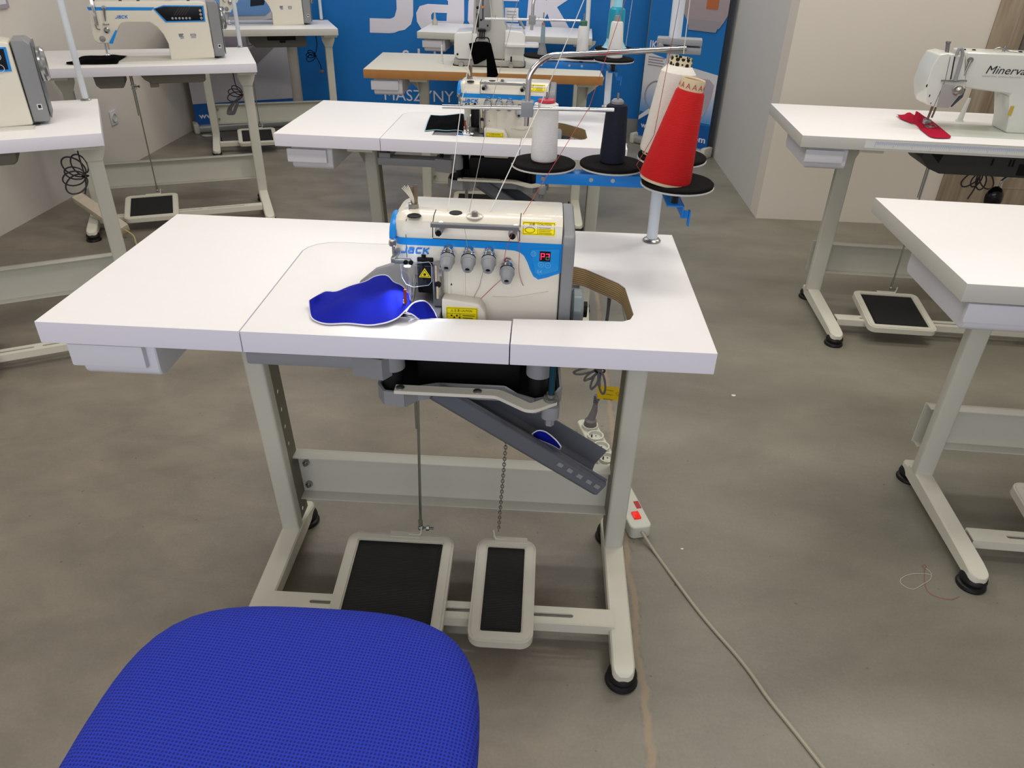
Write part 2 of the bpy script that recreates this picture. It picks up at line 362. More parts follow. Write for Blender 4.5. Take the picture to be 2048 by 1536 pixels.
# door with oak frame
d = MB().box(3.235, 4.02, JY+.035, JY+.075, .01, 2.05, .002).box(3.235, 4.02, JY+.033, JY+.036, .22, .225)
dr = d.build('door_1', dooroak); struct(dr)
f = MB().box(3.115, 3.225, JY-.012, JY+.1, 0, 2.1, .004).box(4.03, 4.14, JY-.012, JY+.1, 0, 2.1, .004).box(3.115, 4.14, JY-.012, JY+.1, 2.06, 2.16, .004)
struct(f.build('trim_1', dooroak))
h = MB().box(3.30, 3.34, JY+.02, JY+.036, .93, 1.16, .006).tube(arcs([(3.32, JY+.03, 1.05), (3.32, JY-.03, 1.05), (3.44, JY-.03, 1.05)], .02), .009, 10)
h.build('door_handle', steel, dr)
# blue backdrop with the big logo
bd = thing('backdrop_panel', 'large blue wall backdrop with giant white logo lettering behind the far tables', 'backdrop', None, (.3, WY-.02, 0))
MB().box(-1.069, 1.619, WY-.018, WY-.001, .133, 2.6).build('panel', mat('backdrop_blue', '#0A6CB8', .6, noise=.06, nscale=1.2), bd)
MB().box(-1.069, 1.619, WY-.02, WY-.001, .0, .133).build('bottom_rail', skirt, bd)
yb = WY-.0195
mb = MB(); S = lambda x, z: V(x, yb, z)
X = lambda a, b: V(a+(b-.7)*.06, yb, b)
ribbon(mb, [(-.49, .742)]+corner(-.34, .85, .1075, -90, 0)+[(-.232, 1.2)], .1, X)
mb.bm.verts.ensure_lookup_table()
mb2 = mb
# J hook is thicker than its upright
mb2.prism([(-.49, .704), (-.3, .704), (-.22, .72), (-.17, .76), (-.152, .82), (-.135, 1.2), (-.27, 1.2), (-.275, .86), (-.3, .79), (-.34, .775), (-.483, .777)], 'xz', yb-.001, yb)
mb2.prism([(.21, .704), (.07, .704), (-.02, .706), (-.09, .725), (-.125, .78), (-.128, .84), (-.1, .885), (-.04, .902), (.115, .9), (.115, .925), (.09, .945), (-.085, .945), (-.085, 1.04), (.1, 1.04), (.19, 1.01), (.235, .95), (.235, .8)], 'xz', yb-.001, yb, holes=[[(.1, .79), (.105, .845), (0, .845), (-.015, .83), (-.015, .8), (0, .79)]])
mb2.prism([(.66, .704), (.4, .704), (.3, .735), (.262, .8), (.268, .93), (.31, 1.01), (.4, 1.04), (.66, 1.04), (.645, .94), (.43, .94), (.4, .91), (.395, .82), (.42, .79), (.65, .79)], 'xz', yb-.001, yb)
mb2.prism([(.7, .704), (.83, .704), (.84, .83), (.86, .865), (.93, .704), (1.08, .704), (.93, .91), (1.13, 1.04), (.97, 1.04), (.845, .95), (.86, 1.2), (.73, 1.2)], 'xz', yb-.002, yb-.001)
mb2.build('big_lettering', inkw, bd)
text('MASZYNY', (-.415, yb, .205), (1, 0, 0), (0, 0, 1), .088, inkw, bd, bold=0, width=.555)
text('S', (-.25, yb, .49), (1, 0, 0), (0, 0, 1), .09, inkw, bd, bold=.02)
text('l', (-.135, yb, .49), (1, 0, 0), (0, 0, 1), .105, inkw, bd, bold=.02)
text('l', (-.01, yb, .49), (1, 0, 0), (0, 0, 1), .1, inkw, bd, bold=.02)
# roll-up banners in the corners
def banner(label, A, B, name='rollup_banner'):
    A = Vector((*A, 0)); B = Vector((*B, 0)); x = (B-A).normalized(); a = math.atan2(x.y, x.x); L = (B-A).length
    fr = (A.x, A.y, a); t = thing(name, label, 'banner', fr, (L/2, 0, 0), 'roll-up advertising banners')
    MB().prism(rrect(-.045, .045, .0, .055, .02), 'yz', -.02, L+.02, M=None).build('base', mat('banner_base', '#A8A8A6', .35, .3), t)
    for q in (-.025, L-.012): MB().box(q, q+.037, -.055, .055, 0, .075, .01).build('end_cap', stripw, t)
    MB().cyl((L/2, .03, .05), (L/2, .03, 2.0), .008).build('pole', steel, t)
    MB().box(0, L, .012, .016, .05, 2.02).build('rim', black, t)
    return t, L
def grad(name, h1, h2, z0, z1):
    m = mat(name, h1, .55); nt = m.node_tree; b = nt.nodes['Principled BSDF']; tc = nt.nodes.new('ShaderNodeTexCoord'); sx = nt.nodes.new('ShaderNodeSeparateXYZ')
    mr = nt.nodes.new('ShaderNodeMapRange'); mr.inputs[1].default_value = z0; mr.inputs[2].default_value = z1
    mx = nt.nodes.new('ShaderNodeMix'); mx.data_type = 'RGBA'; mx.inputs['A'].default_value = lin(h1); mx.inputs['B'].default_value = lin(h2)
    nt.links.new(tc.outputs['Object'], sx.inputs[0]); nt.links.new(sx.outputs['Z'], mr.inputs[0]); nt.links.new(mr.outputs[0], mx.inputs['Factor']); nt.links.new(mx.outputs['Result'], b.inputs['Base Color']); return m
t, L = banner('blue and white roll-up banner with a grey machine, left of the lettered backdrop', (-1.775, 4.615), (-1.125, 4.985))
b = MB(); b.box(0, L, .008, .012, .05, 2.02); b.build('sheet', grad('banner_light', '#B9B7BC', '#D8D6DC', .3, 1), t)
MB().box(0, L, .005, .009, .055, .205).build('blue_band', mat('band_blue', '#0A549E', .5), t)
X = (1, 0, 0); Z = (0, 0, 1)
text('www.', (.03, .004, .1), X, Z, .04, inkw, t, bold=.03, width=.17); text('.com', (L-.16, .004, .115), X, Z, .035, inkw, t, bold=.03, width=.135)
MB().prism([(.3, .84), (.36, .80), (.62, .80), (.8, .93), (.78, 1.2), (.2, 1.2), (.2, .95)], 'xz', .004, .008).build('printed_panel', mat('print_pale_blue', '#6E9AD0', .5), t)
MB().prism([(.0, 1.25), (.0, .95), (.3, 1.0), (.62, 1.06), (.8, 1.25)], 'xz', .003, .004).prism([(.2, .60), (.42, .54), (.62, .66), (.8, .72), (.8, .8), (.3, .72)], 'xz', .004, .008).build('printed_machine', lavender, t)
MB().prism([(.52, .86), (.62, .87), (.64, .93), (.53, .92)], 'xz', .002, .003).build('printed_screen', printd, t)
MB().prism([(.3, .58), (.45, .42), (.7, .62), (.66, .7)], 'xz', .005, .008).build('printed_shadow', printg, t)
t, L = banner('tall blue roll-up banner lettered JK-T1906B, beside the right wall corner', (1.598, 4.86), (2.065, 4.455))
blue2 = grad('banner_blue', '#1670B4', '#0B5CAA', .6, 1.3)
MB().box(0, L, .008, .012, .05, 2.02).build('sheet', blue2, t)
MB().prism([(0, .235), (L, .235), (L, .565), (L*.5, .6), (0, .655)], 'xz', .005, .008).build('pale_field', grad('pale_field_mat', '#5F93CC', '#CFCFD3', .25, .45), t)
MB().box(0, L, .005, .008, .055, .22).build('blue_band', MATS['band_blue'], t)
text('JK-T1906B', (.025, .004, .68), X, Z, .055, inkw, t, bold=.015, width=.33)
text('www.', (.03, .004, .12), X, Z, .04, inkw, t, bold=.03, width=.15); text('.com', (L-.17, .004, .1), X, Z, .045, inkw, t, bold=.03, width=.15)
mb = MB()
for i in range(4): mb.box(.03, .17-.012*(i % 2), .003, .005, .62-i*.018, .627-i*.018)
mb.build('printed_lines', printg, t)
mb = MB().prism([(.28, .5), (.31, .53), (.56, .53), (.6, .5), (.595, .42), (.56, .3), (.5, .22), (.3, .22)], 'xz', .003, .005); mb.build('printed_machine', lavender, t)
MB().prism([(.28, 1.2), (.28, .93), (.31, .89), (.33, .855), (.57, .855), (.6, .9), (.62, .94), (.62, 1.2)], 'xz', .003, .008).build('printed_head', mat('print_mauve', '#9A8E93', .6), t)
MB().prism([(.33, .9), (.33, .83), (.55, .83), (.58, .9)], 'xz', .002, .003).build('printed_plate', printg, t)
MB().prism(circ(.14, .36, .11, 28), 'xz', .003, .005, holes=[circ(.14, .36, .1, 28)]).build('printed_ring', printg, t)
MB().box(.45, .54, .001, .002, .97, 1.03).build('printed_label', mat('print_orange', '#A8603A', .6), t)
MB().box(.49, .52, .001, .002, .455, .495).build('printed_tag', mat('print_ochre', '#A79245', .6), t)
MB().prism([(.0, .17), (.0, .2), (.13, .3), (.15, .27)], 'xz', .003, .005).build('printed_bar', inkw, t)
# wall socket, framed sheet
p = AX(WX, 226, 235)
so = thing('wall_socket', 'white wall socket low on the left wall beneath the middle left table', 'socket', None, (WX, p.y, p.z))
MB().box(WX, WX+.008, p.y-.04, p.y+.04, p.z-.042, p.z+.042, .003).build('face_plate', plastic, so)
MB().lathe([(.027, 0), (.027, .006), (.021, .006), (.019, .001), (.001, .001)], (WX+.008, p.y, p.z), (1, 0, 0)).build('socket_ring', stripw, so)
MB().sph((WX+.007, p.y-.009, p.z), .0022).sph((WX+.007, p.y+.009, p.z), .0022).build('pin_hole', black, so)
fr_ = thing('wall_notice', 'pale framed sheet high on the left wall above the nearest left machine', 'notice', None, (WX, 2.75, 1.1))
MB().box(WX, WX+.012, 2.55, 2.905, .99, 1.4, .002).build('frame', mat('frame_mauve', '#A79EA4', .4), fr_); MB().box(WX+.012, WX+.013, 2.57, 2.885, 1.01, 1.38).build('sheet', plastic, fr_)
# ------------------------------------------------------------------ tables
def make_drawer(t, x0=.03, w=.14, y=.02, z=.738):
    d = MB(); d.prism(rrect(y+.012, y+.36, z-.085, z-.004, .02), 'yz', x0+.012, x0+w+.018, bev=.006); do = d.build('drawer', plastic, t)
    MB().box(x0, x0+w, y, y+.014, z-.058, z-.012, .004).build('drawer_front', plastic, do)
def loft_foot(x, hw, secs):
    return [[V(x-hw*k, y, z0), V(x+hw*k, y, z0), V(x+hw*k, y, z1-.004), V(x+hw*k*.86, y, z1), V(x-hw*k*.86, y, z1), V(x-hw*k, y, z1-.004)] for y, k, z0, z1 in secs]
def make_stand(t, cols=(.28, 1.12), cy=.262, fy0=-.1, fy1=.40, beamz=(.128, .262), w=.05, rails=(.03, .5), plate=True, splay=(0, 0), wide=False):
    for i, cx in enumerate(cols):
        s = -1 if i == 0 else 1
        c = MB().rings([[V(cx+dx+s*sp, y, z) for dx, y in rrect(-w/2, w/2, cy, cy+.034, .006, 3)] for z, sp in ((.066, 0), (.72, splay[i]))]); c.build('column', enamel, t)
        MB().box(cx-.045, cx+.045, rails[0], rails[1], .722, .738, .003).build('top_rail', enamel, t)
        g = MB(); xo = cx+s*(w/2+splay[i])
        if wide: g.prism([(cx-.045, .737), (cx+.045, .737), (cx+.045, .685), (cx+.026, .64), (cx-.026, .64), (cx-.045, .685)], 'xz', cy-.004, cy+.001)
        else: g.prism([(xo, .737), (xo+s*.085, .737), (xo+s*.08, .715), (xo, .645), (xo-s*.02, .645)], 'xz', cy+.002, cy+.006)
        if not wide: g.prism([(cy+.004, .737), (cy-.13, .737), (cy-.12, .72), (cy+.004, .62)], 'yz', xo-s*.004, xo, bev=0)
        g.build('gusset', enamel, t)
        xin = cx-s*(w/2-.001)
        if plate:
            hs = [circ(cy+.052, z, .0062, 12) for z in (.455, .405, .356, .306, .10)]
            sh = Matrix(((1, 0, s*splay[i]/.654, -s*splay[i]/.654*.066), (0, 1, 0, 0), (0, 0, 1, 0), (0, 0, 0, 1)))
            MB().prism([(cy+.02, .08), (cy+.084, .08), (cy+.084, .73), (cy+.02, .73)], 'yz', xin-.002, xin, holes=hs, M=sh).build('holed_plate', dplate, t)
        L = fy1-fy0
        secs = [(fy0, .38, .034, .048), (fy0+.003, .62, .031, .051), (fy0+.008, .83, .03, .053), (fy0+.015, .95, .029, .055), (fy0+.026, 1, .029, .057), (fy0+.05, 1, .03, .06), (cy-.02, 1, .028, .071), (cy+.05, 1, .028, .071), (fy1-.05, 1, .03, .062), (fy1-.026, 1, .029, .057), (fy1-.015, .95, .029, .055), (fy1-.008, .83, .03, .053), (fy1-.003, .62, .031, .051), (fy1, .38, .034, .048)]
        f = MB().rings(loft_foot(cx, .0245, secs)).build('foot', cream, t)
        for yy in (fy0+.028, fy1-.028):
            MB().lathe([(.034, 0), (.036, .005), (.034, .011), (.029, .014), (.03, .02), (.033, .024), (.031, .032), (.024, .04), (.001, .04)], (cx, yy, 0)).build('rubber_pad', rubber, f)
    a, b_ = cols; z0, z1 = beamz; yb_ = cy+.085
    bm_ = MB().box(a-w/2+.003, b_+w/2-.003, yb_, yb_+.004, z0, z1).box(a+w/2-.045, b_-w/2+.04, yb_-.032, yb_+.002, z1-.004, z1, .001).box(a+w/2-.045, b_-w/2+.04, yb_-.032, yb_+.002, z0, z0+.004, .001)
    be = bm_.build('crossbeam', enamel, t)
    bo = MB()
    for zz in (z0+.03, z1-.035):
        bo.cyl((a+w/2+.012, yb_, zz), (a+w/2+.012, yb_-.012, zz), .008, n=6).cyl((a+w/2+.012, yb_-.01, zz), (a+w/2+.012, yb_-.017, zz), .0045)
    bo.build('bolt', steel, be)
def make_rail(t, x0, x1, yc=.035, z=.069, sl=True):
    hw = .022; hs = []
    n = 3; Lx = (x1-x0-.16)/n
    for i in range(n): hs.append(slot(x0+.08+i*Lx+.012, x0+.08+(i+1)*Lx-.012, yc, .0058))
    r = MB().prism([(x0, yc-hw), (x1, yc-hw), (x1, yc+hw), (x0, yc+hw)], 'xy', z-.004, z, holes=hs)
    r.box(x0, x1, yc-hw-.003, yc-hw, z-.026, z-.0005).box(x0, x1, yc+hw, yc+hw+.003, z-.026, z-.0005)
    return r.build('footrail', cream, t)
def make_pedal(t, x0, x1, y0=-.055, y1=.225, z0=.075, z1=.112, bracket='rod'):
    a = math.atan2(z1-z0, y1-y0); L = math.hypot(y1-y0, z1-z0); M = Matrix.Translation((0, y0, z0)) @ Matrix.Rotation(a, 4, 'X'); r = .028
    fw = .027
    p = MB().prism(rrect(x0, x1, 0, L, r), 'xy', -.022, 0, holes=[rrect(x0+fw, x1-fw, fw, L-fw*.85, .004, 2)], M=M)
    p.prism(rrect(x0+.004, x1-.004, .004, L-.004, r-.004), 'xy', -.012, -.006, M=M)
    p.prism(rrect(x0+.006, x1-.006, .006, L-.006, r-.006), 'xy', 0, .003, holes=[rrect(x0+fw-.003, x1-fw+.003, fw-.003, L-fw*.85+.003, .004, 2)], M=M)
    o = p.build('pedal', cream, t, sharp=.9)
    MB().prism(rrect(x0+fw, x1-fw, fw, L-fw*.85, .004, 2), 'xy', -.007, -.004, M=M).prism(rrect(x0+fw+.01, x1-fw-.01, fw+.01, L-fw*.85-.01, .003, 2), 'xy', -.004, -.003, M=M).build('rubber_mat', ribbed, o)
    xm = (x0+x1)/2; h = MB()
    for q in (-.03, .03): h.box(xm+q-.004, xm+q+.004, .02, .05, .045, .07)
    h.build('hinge', cream, o)
    k = Vector(M @ V(0, L, 0))
    if bracket == 'rod':
        xb = xm+.045; MB().box(xb-.075, xb, k.y-.012, k.y+.006, k.z+.0005, k.z+.003).tube(arcs([(xb-.03, k.y-.002, k.z+.002), (xb, k.y-.002, k.z+.002), (xb+.003, k.y-.002, k.z+.028)], .008), .0022).build('bracket', cream, o)
    else:
        xb = xm-.03; MB().box(xb, xb+.08, k.y-.012, k.y+.006, k.z+.0005, k.z+.003).tube(arcs([(xb+.03, k.y-.002, k.z+.002), (xb, k.y-.002, k.z+.002), (xb-.003, k.y-.002, k.z+.03)], .008), .0022).build('bracket', cream, o)
    return o, k
def make_rod(t, x, y, zb, zt, xt=None, two=True):
    xt = x if xt is None else xt
    r = MB().cyl((x, y, zb), (xt, y, zt), .0034, n=8)
    if two: r.cyl((xt-.008, y, zt-.2), (xt-.008, y, zt), .003, n=8)
    r.sph((x, y, zb-.006), .0075).cyl((x, y, zb-.006), (x, y, zb+.02), .0055, n=8).cyl((x, y, zb-.006), (x+.032, y, zb-.006), .003, n=8).cyl((x+.014, y, zb-.006), (x+.021, y, zb-.006), .0065, n=6)
    o = r.build('pull_rod', zinc, t)
    if two:
        c = MB()
        for dz in (.05, .068): c.box(xt-.014, xt+.012, y-.007, y+.007, zt-dz-.004, zt-dz, .001)
        c.cyl((xt, y-.002, zt-.06), (xt+.028, y-.002, zt-.06), .004, n=6).cyl((xt+.02, y-.002, zt-.06), (xt+.026, y-.002, zt-.06), .007, n=6); c.build('rod_clamp', zinc, o)
    return o
def make_chain(t, p, q):
    p = Vector(p); q = Vector(q); n = int((q-p).length/.0085); mb = MB(); d = (q-p).normalized(); u = V(1, 0, 0); v = d.cross(u).normalized(); u = v.cross(d)
    for i in range(n):
        c = p+(q-p)*(i+.5)/n; w = u if i % 2 else v
        mb.tube([c+d*.0065*math.sin(a)+w*.0035*math.cos(a) for a in [2*PI*k/8 for k in range(8)]], .0011, 5, closed=True)
    return mb.build('chain', steel, t)
def make_overlock_table(fr, label):
    t = thing('sewing_table', label, 'table', fr, (.6, .29, 0), 'white overlock sewing tables with cut-out tops')
    D = .585; z1, z0 = .78, .738
    main = [(0, 0), (.3655, 0), (.3655, .385), (.372, .408), (.387, .428), (.41, .441), (.44, .4455), (.62, .4455), (.62, .362), (.965, .362), (.985, .352), (1.05, .285), (1.062, .262), (1.068, .14), (1.06, .118), (1.045, .108), (.8425, .098), (.8425, 0), (1.2, 0), (1.2, D), (0, D)]
    o = MB().prism(main, 'xy', z0, z1, bev=.0012).build('tabletop', white, t, edgemat=edge)
    ins = [(.3675, 0), (.8405, 0), (.8405, .09), (.53, .082), (.527, .24), (.545, .31), (.575, .345), (.62, .356), (.62, .444), (.44, .444), (.412, .4395), (.3885, .4265), (.374, .407), (.3675, .385)]
    MB().prism(ins, 'xy', z0, z1-.0004, bev=.0008).build('insert_panel', white, t, edgemat=edge)
    cut = [(.62, .3615), (.965, .3615), (.985, .3515), (1.0495, .2845), (1.0615, .2615), (1.0675, .14), (1.0595, .1185)]
    rows = [[V(x, y, z) for x, y in cut] for z in (z0+.002, z1-.0015)]
    MB().grid(rows).build('plywood_edge', ply, t)
    make_drawer(t); make_stand(t, (.286, 1.108), fy0=-.105, w=.045, splay=(.03, .004))
    make_rail(t, .306, 1.094)
    _, k = make_pedal(t, .452, .712); make_rod(t, .624, .243, .125, .62, xt=.634)
    _, k = make_pedal(t, .768, .912, bracket='chain'); make_chain(t, (.818, .235, .13), (.838, .2, .56))
    # support casting under the machine
    tr = MB().prism(rrect(.585, .70, .06, .34, .04)[:], 'xy', .596, .60)
    pan = [(.585, .09), (.60, .065), (.64, .06), (.66, .085), (.70, .10), (.83, .10), (.855, .075), (.89, .06), (.925, .075), (.94, .11), (.93, .33), (.91, .35), (.60, .35), (.585, .33)]
    tr = MB().prism(pan, 'xy', .600, .604); n = len(pan)
    for a, b in zip(pan, pan[1:]+pan[:1]): tr.bar((a[0], a[1], .615), (b[0], b[1], .615), .005, .032)
    o = tr.build('machine_tray', grey2, t)
    MB().prism([(x*.97+.023, y*.96+.008) for x, y in pan], 'xy', .604, .606).box(.655, .86, .12, .33, .606, .70, .01).build('oil_pan', black, o)
    for x, y in ((.612, .10), (.895, .10), (.612, .31), (.895, .31)):
        MB().cyl((x, y, .606), (x, y, .662), .019).build('damper', rubber, o); MB().lathe([(.018, 0), (.024, .004), (.024, .035), (.018, .055), (.001, .055)], (x, y, .66)).build('damper_cap', grey2, o)
    b = MB().box(.335, .595, .075, .135, .668, .695, .006).box(.335, .595, .30, .36, .668, .695, .006).prism([(.54, .075), (.60, .06), (.62, .09), (.60, .14), (.54, .135)], 'xy', .655, .70)
    b.box(.34, .38, .08, .35, .69, .71); b.build('support_arm', grey2, t)
    MB().cyl((.37, .1, .69), (.37, .1, .739), .007, n=8).cyl((.56, .1, .69), (.56, .1, .739), .007, n=8).build('support_bolt', dark, t)
    z = .637; zz = [AZ(z, *p) for p in ((790, 770), (1000, 777), (1062, 812), (1102, 797))]
    zz = [V(.622, .062, z), V(.82, .062, z), V(.882, .016, z), V(.925, .048, z)]; pts = arcs(zz, .02)
    o = MB(); vs = []; pts = arcs(zz, .012)
    for i, p in enumerate(pts):
        d = (pts[min(i+1, len(pts)-1)]-pts[max(i-1, 0)]); d.z = 0; d.normalize(); nn = V(d.y, -d.x, 0)
        vs.append([p+nn*.0115+V(0, 0, -.004), p+nn*.0115+V(0, 0, .003), p-nn*.0115+V(0, 0, .003), p-nn*.0115+V(0, 0, -.004)])
    o = o.rings(vs).build('lifter_arm', cream, t)
    s = MB()
    for p in ((.632, .062), (.78, .062)): s.lathe([(.0085, 0), (.008, .002), (.004, .003), (.001, .003)], (*p, z+.003))
    s.build('screw', steel, o)
    MB().cyl((.92, .045, z-.01), (.92, .045, .739), .006, n=10).build('threaded_rod', mat('rod_teal', '#1E4A5E', .4, .6), o)
    MB().lathe([(.014, 0), (.014, .006), (.009, .008), (.009, .014), (.001, .014)], (.92, .045, z+.004)).build('nut', zinc, o)
    MB().prism(rrect(.903, .937, .025, .075, .012), 'xy', .605, .632, bev=.003).cyl((.92, .045, .585), (.92, .045, .61), .009, n=6).build('lifter_boss', grey2, o)
    # offcut chute
    A = V(.69, .075, .612); B = V(1.028, .06, .405); d = (B-A).normalized(); up = V(0, 0, 1); up = (up-d*up.dot(d)).normalized(); yv = V(0, 1, 0)
    prof = [(0, .03), (0, 0), (.012, -.012), (.095, -.012), (.107, 0), (.107, .043), (.103, .043), (.103, 0), (.093, -.008), (.014, -.008), (.004, 0), (.004, .03)]
    def sec(P, k=1): return [P+yv*a+up*b*k for a, b in prof]
    ch = MB().rings([sec(A), sec(A+d*.1), sec(B)]).build('offcut_chute', dgrey, t)
    lip = MB(); lip.bar(A+yv*.008+up*.03, B+yv*.008+up*.03, .014, .003); lip.bar(A+d*.09+yv*.03+up*.012, B-d*.0+yv*.012+up*.026, .003, .022); lip.build('inner_lip', dgrey, ch)
    cl = MB()
    for k in (.72, .78, .84, .9, .95): cl.bar(A+(B-A)*k-yv*.001+up*.018, A+(B-A)*(k+.03)-yv*.001+up*.018, .003, .009)
    cl.build('clip', grey, ch)
    return t
TM = make_overlock_table('M', 'nearest white overlock table in front of the blue chair, two pedals and open chute below')
T2 = copy_tree(TM, 'T2'); T2['label'] = 'second white overlock table, directly behind the nearest one, with black fabric on its top'
def make_plain(fr, label, w=1.2, d=.6, top=white, ed=edgeg, cols=(.24, 1.13), pedal=(.43, .69), drawer=True, cy=.25, fy=(-.13, .36), pz=(.075, .112), group='plain sewing tables', py=(-.06, .22), w_=.052):
    t = thing('sewing_table', label, 'table', fr, (w/2, d/2, 0), group)
    MB().box(0, w, 0, d, .738, .78, .0015).build('tabletop', top, t, edgemat=ed)
    if drawer: make_drawer(t)
    make_stand(t, cols, cy, *fy, w=w_, plate=False, wide=fr not in ('W', 'FAR'))
    make_rail(t, cols[0]+.026, cols[1]-.026, yc=(py[0]+py[1])/2-.045)
    if pedal: make_pedal(t, *pedal, y0=py[0], y1=py[1], z0=pz[0], z1=pz[1]); make_rod(t, sum(pedal)/2+.03, py[1]+.018, pz[1]+.02, .72)
    return t
TW = make_plain('W', 'sewing table with grey top and orange wood edge in front of the blue backdrop', w=1.2, d=.6, top=greytop, ed=woodedge, cols=(.27, 1.12))
TF = make_plain('FAR', 'farthest small white table against the blue backdrop', cols=(.27, 1.12))
lx = lambda fr, w: (FR[fr][0]+(1.2-w)*math.cos(FR[fr][2]), FR[fr][1]+(1.2-w)*math.sin(FR[fr][2]), FR[fr][2])
# left row: frames stay measured from a 1.2 m length, tops are shortened on the wall side
def make_left(fr, label, w, pedal, ed=edge, d=.6133, drawer=False, cy=.215, fy=(-.2, .3), py=(-.12, .16)):
    f2 = lx(fr, w); o = 1.2-w
    return make_plain(f2, label, w=w, d=d, ed=ed, cols=(.29-o, 1.15-o), pedal=(pedal[0]-o, pedal[1]-o), drawer=drawer, cy=cy, fy=fy, py=py)
TL1 = make_left('L1', 'nearest white table on the left, cut by the left photo edge, slanting to the wall', 1.08, (.44, .70))
TL2 = make_left('L2', 'middle white table of the left row, carrying a complete cream lockstitch machine', 1.08, (.44, .70))
TL3 = make_left('L3', 'farthest table of the left row, in front of the left roll-up banner', 1.1, (.44, .70), ed=edgeg, drawer=True, d=.575)
TR1 = make_plain('R1', 'white table at right with a paper ruler strip along its front edge', cols=(.268, 1.13), w_=.062, pedal=(.40, .665), cy=.262, fy=(-.15, .36), py=(-.1, .18))
TR2 = make_plain('R2', 'empty white table at the right edge of the photo, nearest of the right row', cols=(.234, 1.13), pedal=(.43, .69), cy=.28, fy=(-.11, .38), py=(-.06, .22))
# ------------------------------------------------------------------ overlock machine (coordinates of its table)
X1 = (1, 0, 0); Z1 = (0, 0, 1)
def overlock():
    t = thing('overlock_machine', 'cream overlock sewing machine with blue stripe and glowing red display, on the nearest table', 'sewing machine', 'M', (.77, .2, .74), 'cream overlock machines with blue stripe')
    F = .15
    prof = [(F, .862), (F, .908), (F+.002, .925), (F+.009, .938), (F+.022, .9445), (F+.05, .946), (F+.12, .944), (F+.16, .935), (F+.178, .915), (F+.18, .862)]
    def body_ring(x, k=1, cy=.24, cz=.9): return [V(x, cy+(y-cy)*k, cz+(z-cz)*k) for y, z in prof]
    b = MB().rings([body_ring(.615, .72), body_ring(.617, .84), body_ring(.622, .93), body_ring(.63, .985), body_ring(.64), body_ring(.918), body_ring(.925, .99)])
    b.prism([(.706, .70), (.925, .70), (.925, .866), (.706, .866)], 'xz', F, F+.18, bev=.004).box(.62, .71, .25, .33, .70, .87, .01)
    hb = b.build('body', body, t, sharp=.5)
    # raised face ridges and recesses
    r = MB()
    for x, w in ((.716, .006), (.745, .004)): r.box(x, x+w, F-.002, F+.002, .79, .86, .001)
    r.prism([(.80, .80), (.84, .795), (.905, .815), (.84, .80)], 'xz', F-.003, F+.001); r.build('face_ridge', body, hb)
    c = MB().prism([(.7075, .70), (.795, .70), (.788, .78), (.778, .796), (.7075, .803)], 'xz', F-.03, F+.004, bev=.005); lc = c.build('looper_cover', body, t)
    MB().box(.7075, .74, F-.003, F-.0005, .788, .7905).build('gap_line', ink, lc)
    g = MB()
    for x in (.757, .771): g.box(x, x+.004, F-.001, F+.001, .788, .7895)
    g.sph((.722, F, .82), .0022).sph((.828, F, .823), .002); g.build('screw_hole', ink, hb)
    MB().lathe([(.008, 0), (.008, .0015), (.004, .002), (.001, .002)], (.828, F, .823), (0, -1, 0)).build('boss', body, hb)
    # stripe and panel
    y = F-.0012
    st = [(.6405, .9085), (.926, .9085), (.926, .853), (.902, .843), (.885, .838), (.876, .844), (.869, .858), (.864, .871), (.857, .884), (.849, .89), (.839, .893), (.82, .894), (.776, .895), (.6405, .895)]
    so = MB().prism(st, 'xz', y, F+.001).build('stripe', stripe, t)
    e = MB(); sr = []
    for x, k in ((.6185, .86), (.6225, .935), (.63, .987), (.641, 1.0)):
        sr.append([V(x, .24-(.24-F)*k-.0012, z) for z in (.895, .9085)]+[V(x, .24-(.24-F)*k+.002, z) for z in (.9085, .895)])
    e.rings(sr); e.rings([[V(.6145+dx, y_, z) for dx, y_ in ((0, .165), (0, .172), (.004, .172), (.004, .165))] for z in (.9, .925)])
    e.build('stripe_wrap', stripe, so)
    cap = MB(); cr = []
    for a in range(7):
        q = PI/2*a/6; cr.append(V(.616+.0, .2-.048*math.cos(q), .905+.032*math.sin(q)))
    cap.tube(cr, .0065, 8); cap.build('stripe_nose', stripe, so)
    pn = MB().prism([(.868, .8965), (.922, .8995), (.9225, .858), (.887, .8455), (.8785, .852)], 'xz', F-.003, F, bev=.0012).build('control_panel', mat('panel_blue', '#1A90DC', .25), t)
    MB().box(.886, .9055, F-.0042, F-.0028, .8755, .8945).build('display', black, pn)
    y = F-.0044
    def seg(x, z, s, segs, nm, ma):
        q = MB(); w = .0011
        for k in segs:
            x0, x1, z0, z1 = dict(a=(0, s, 2*s, 2*s), g=(0, s, s, s), d=(0, s, 0, 0), f=(0, 0, s, 2*s), b=(s, s, s, 2*s), e=(0, 0, 0, s), c=(s, s, 0, s))[k]
            q.box(x+x0-w/2, x+x1+w/2, y, y+.0004, z+z0-w/2, z+z1+w/2)
        return q.build(nm, ma, pn)
    seg(.8885, .879, .0058, 'abfge', 'lit_digit', redled); seg(.8978, .879, .0055, 'ab', 'lit_digit', redled); seg(.8978, .879, .0055, 'egcd', 'unlit_digit', grey)
    ri = MB()
    pale = mat('print_pale', '#7CC4EC', .4)
    for x, z, r_ in ((.8745, .889, .005), (.8745, .889, .0026), (.889, .8685, .0052), (.9015, .8675, .0052)): ri.prism(circ(x, z, r_, 18), 'xz', F-.0034, F-.003, holes=[circ(x, z, r_-.0006, 18)])
    ri.box(.8865, .8915, F-.0034, F-.003, .8682, .8688).box(.8887, .8893, F-.0034, F-.003, .866, .871).box(.8995, .9035, F-.0034, F-.003, .8672, .8678); ri.build('button_print', pale, pn)
    text('E4', (.8825, F-.0034, .852), X1, Z1, .006, pale, pn)
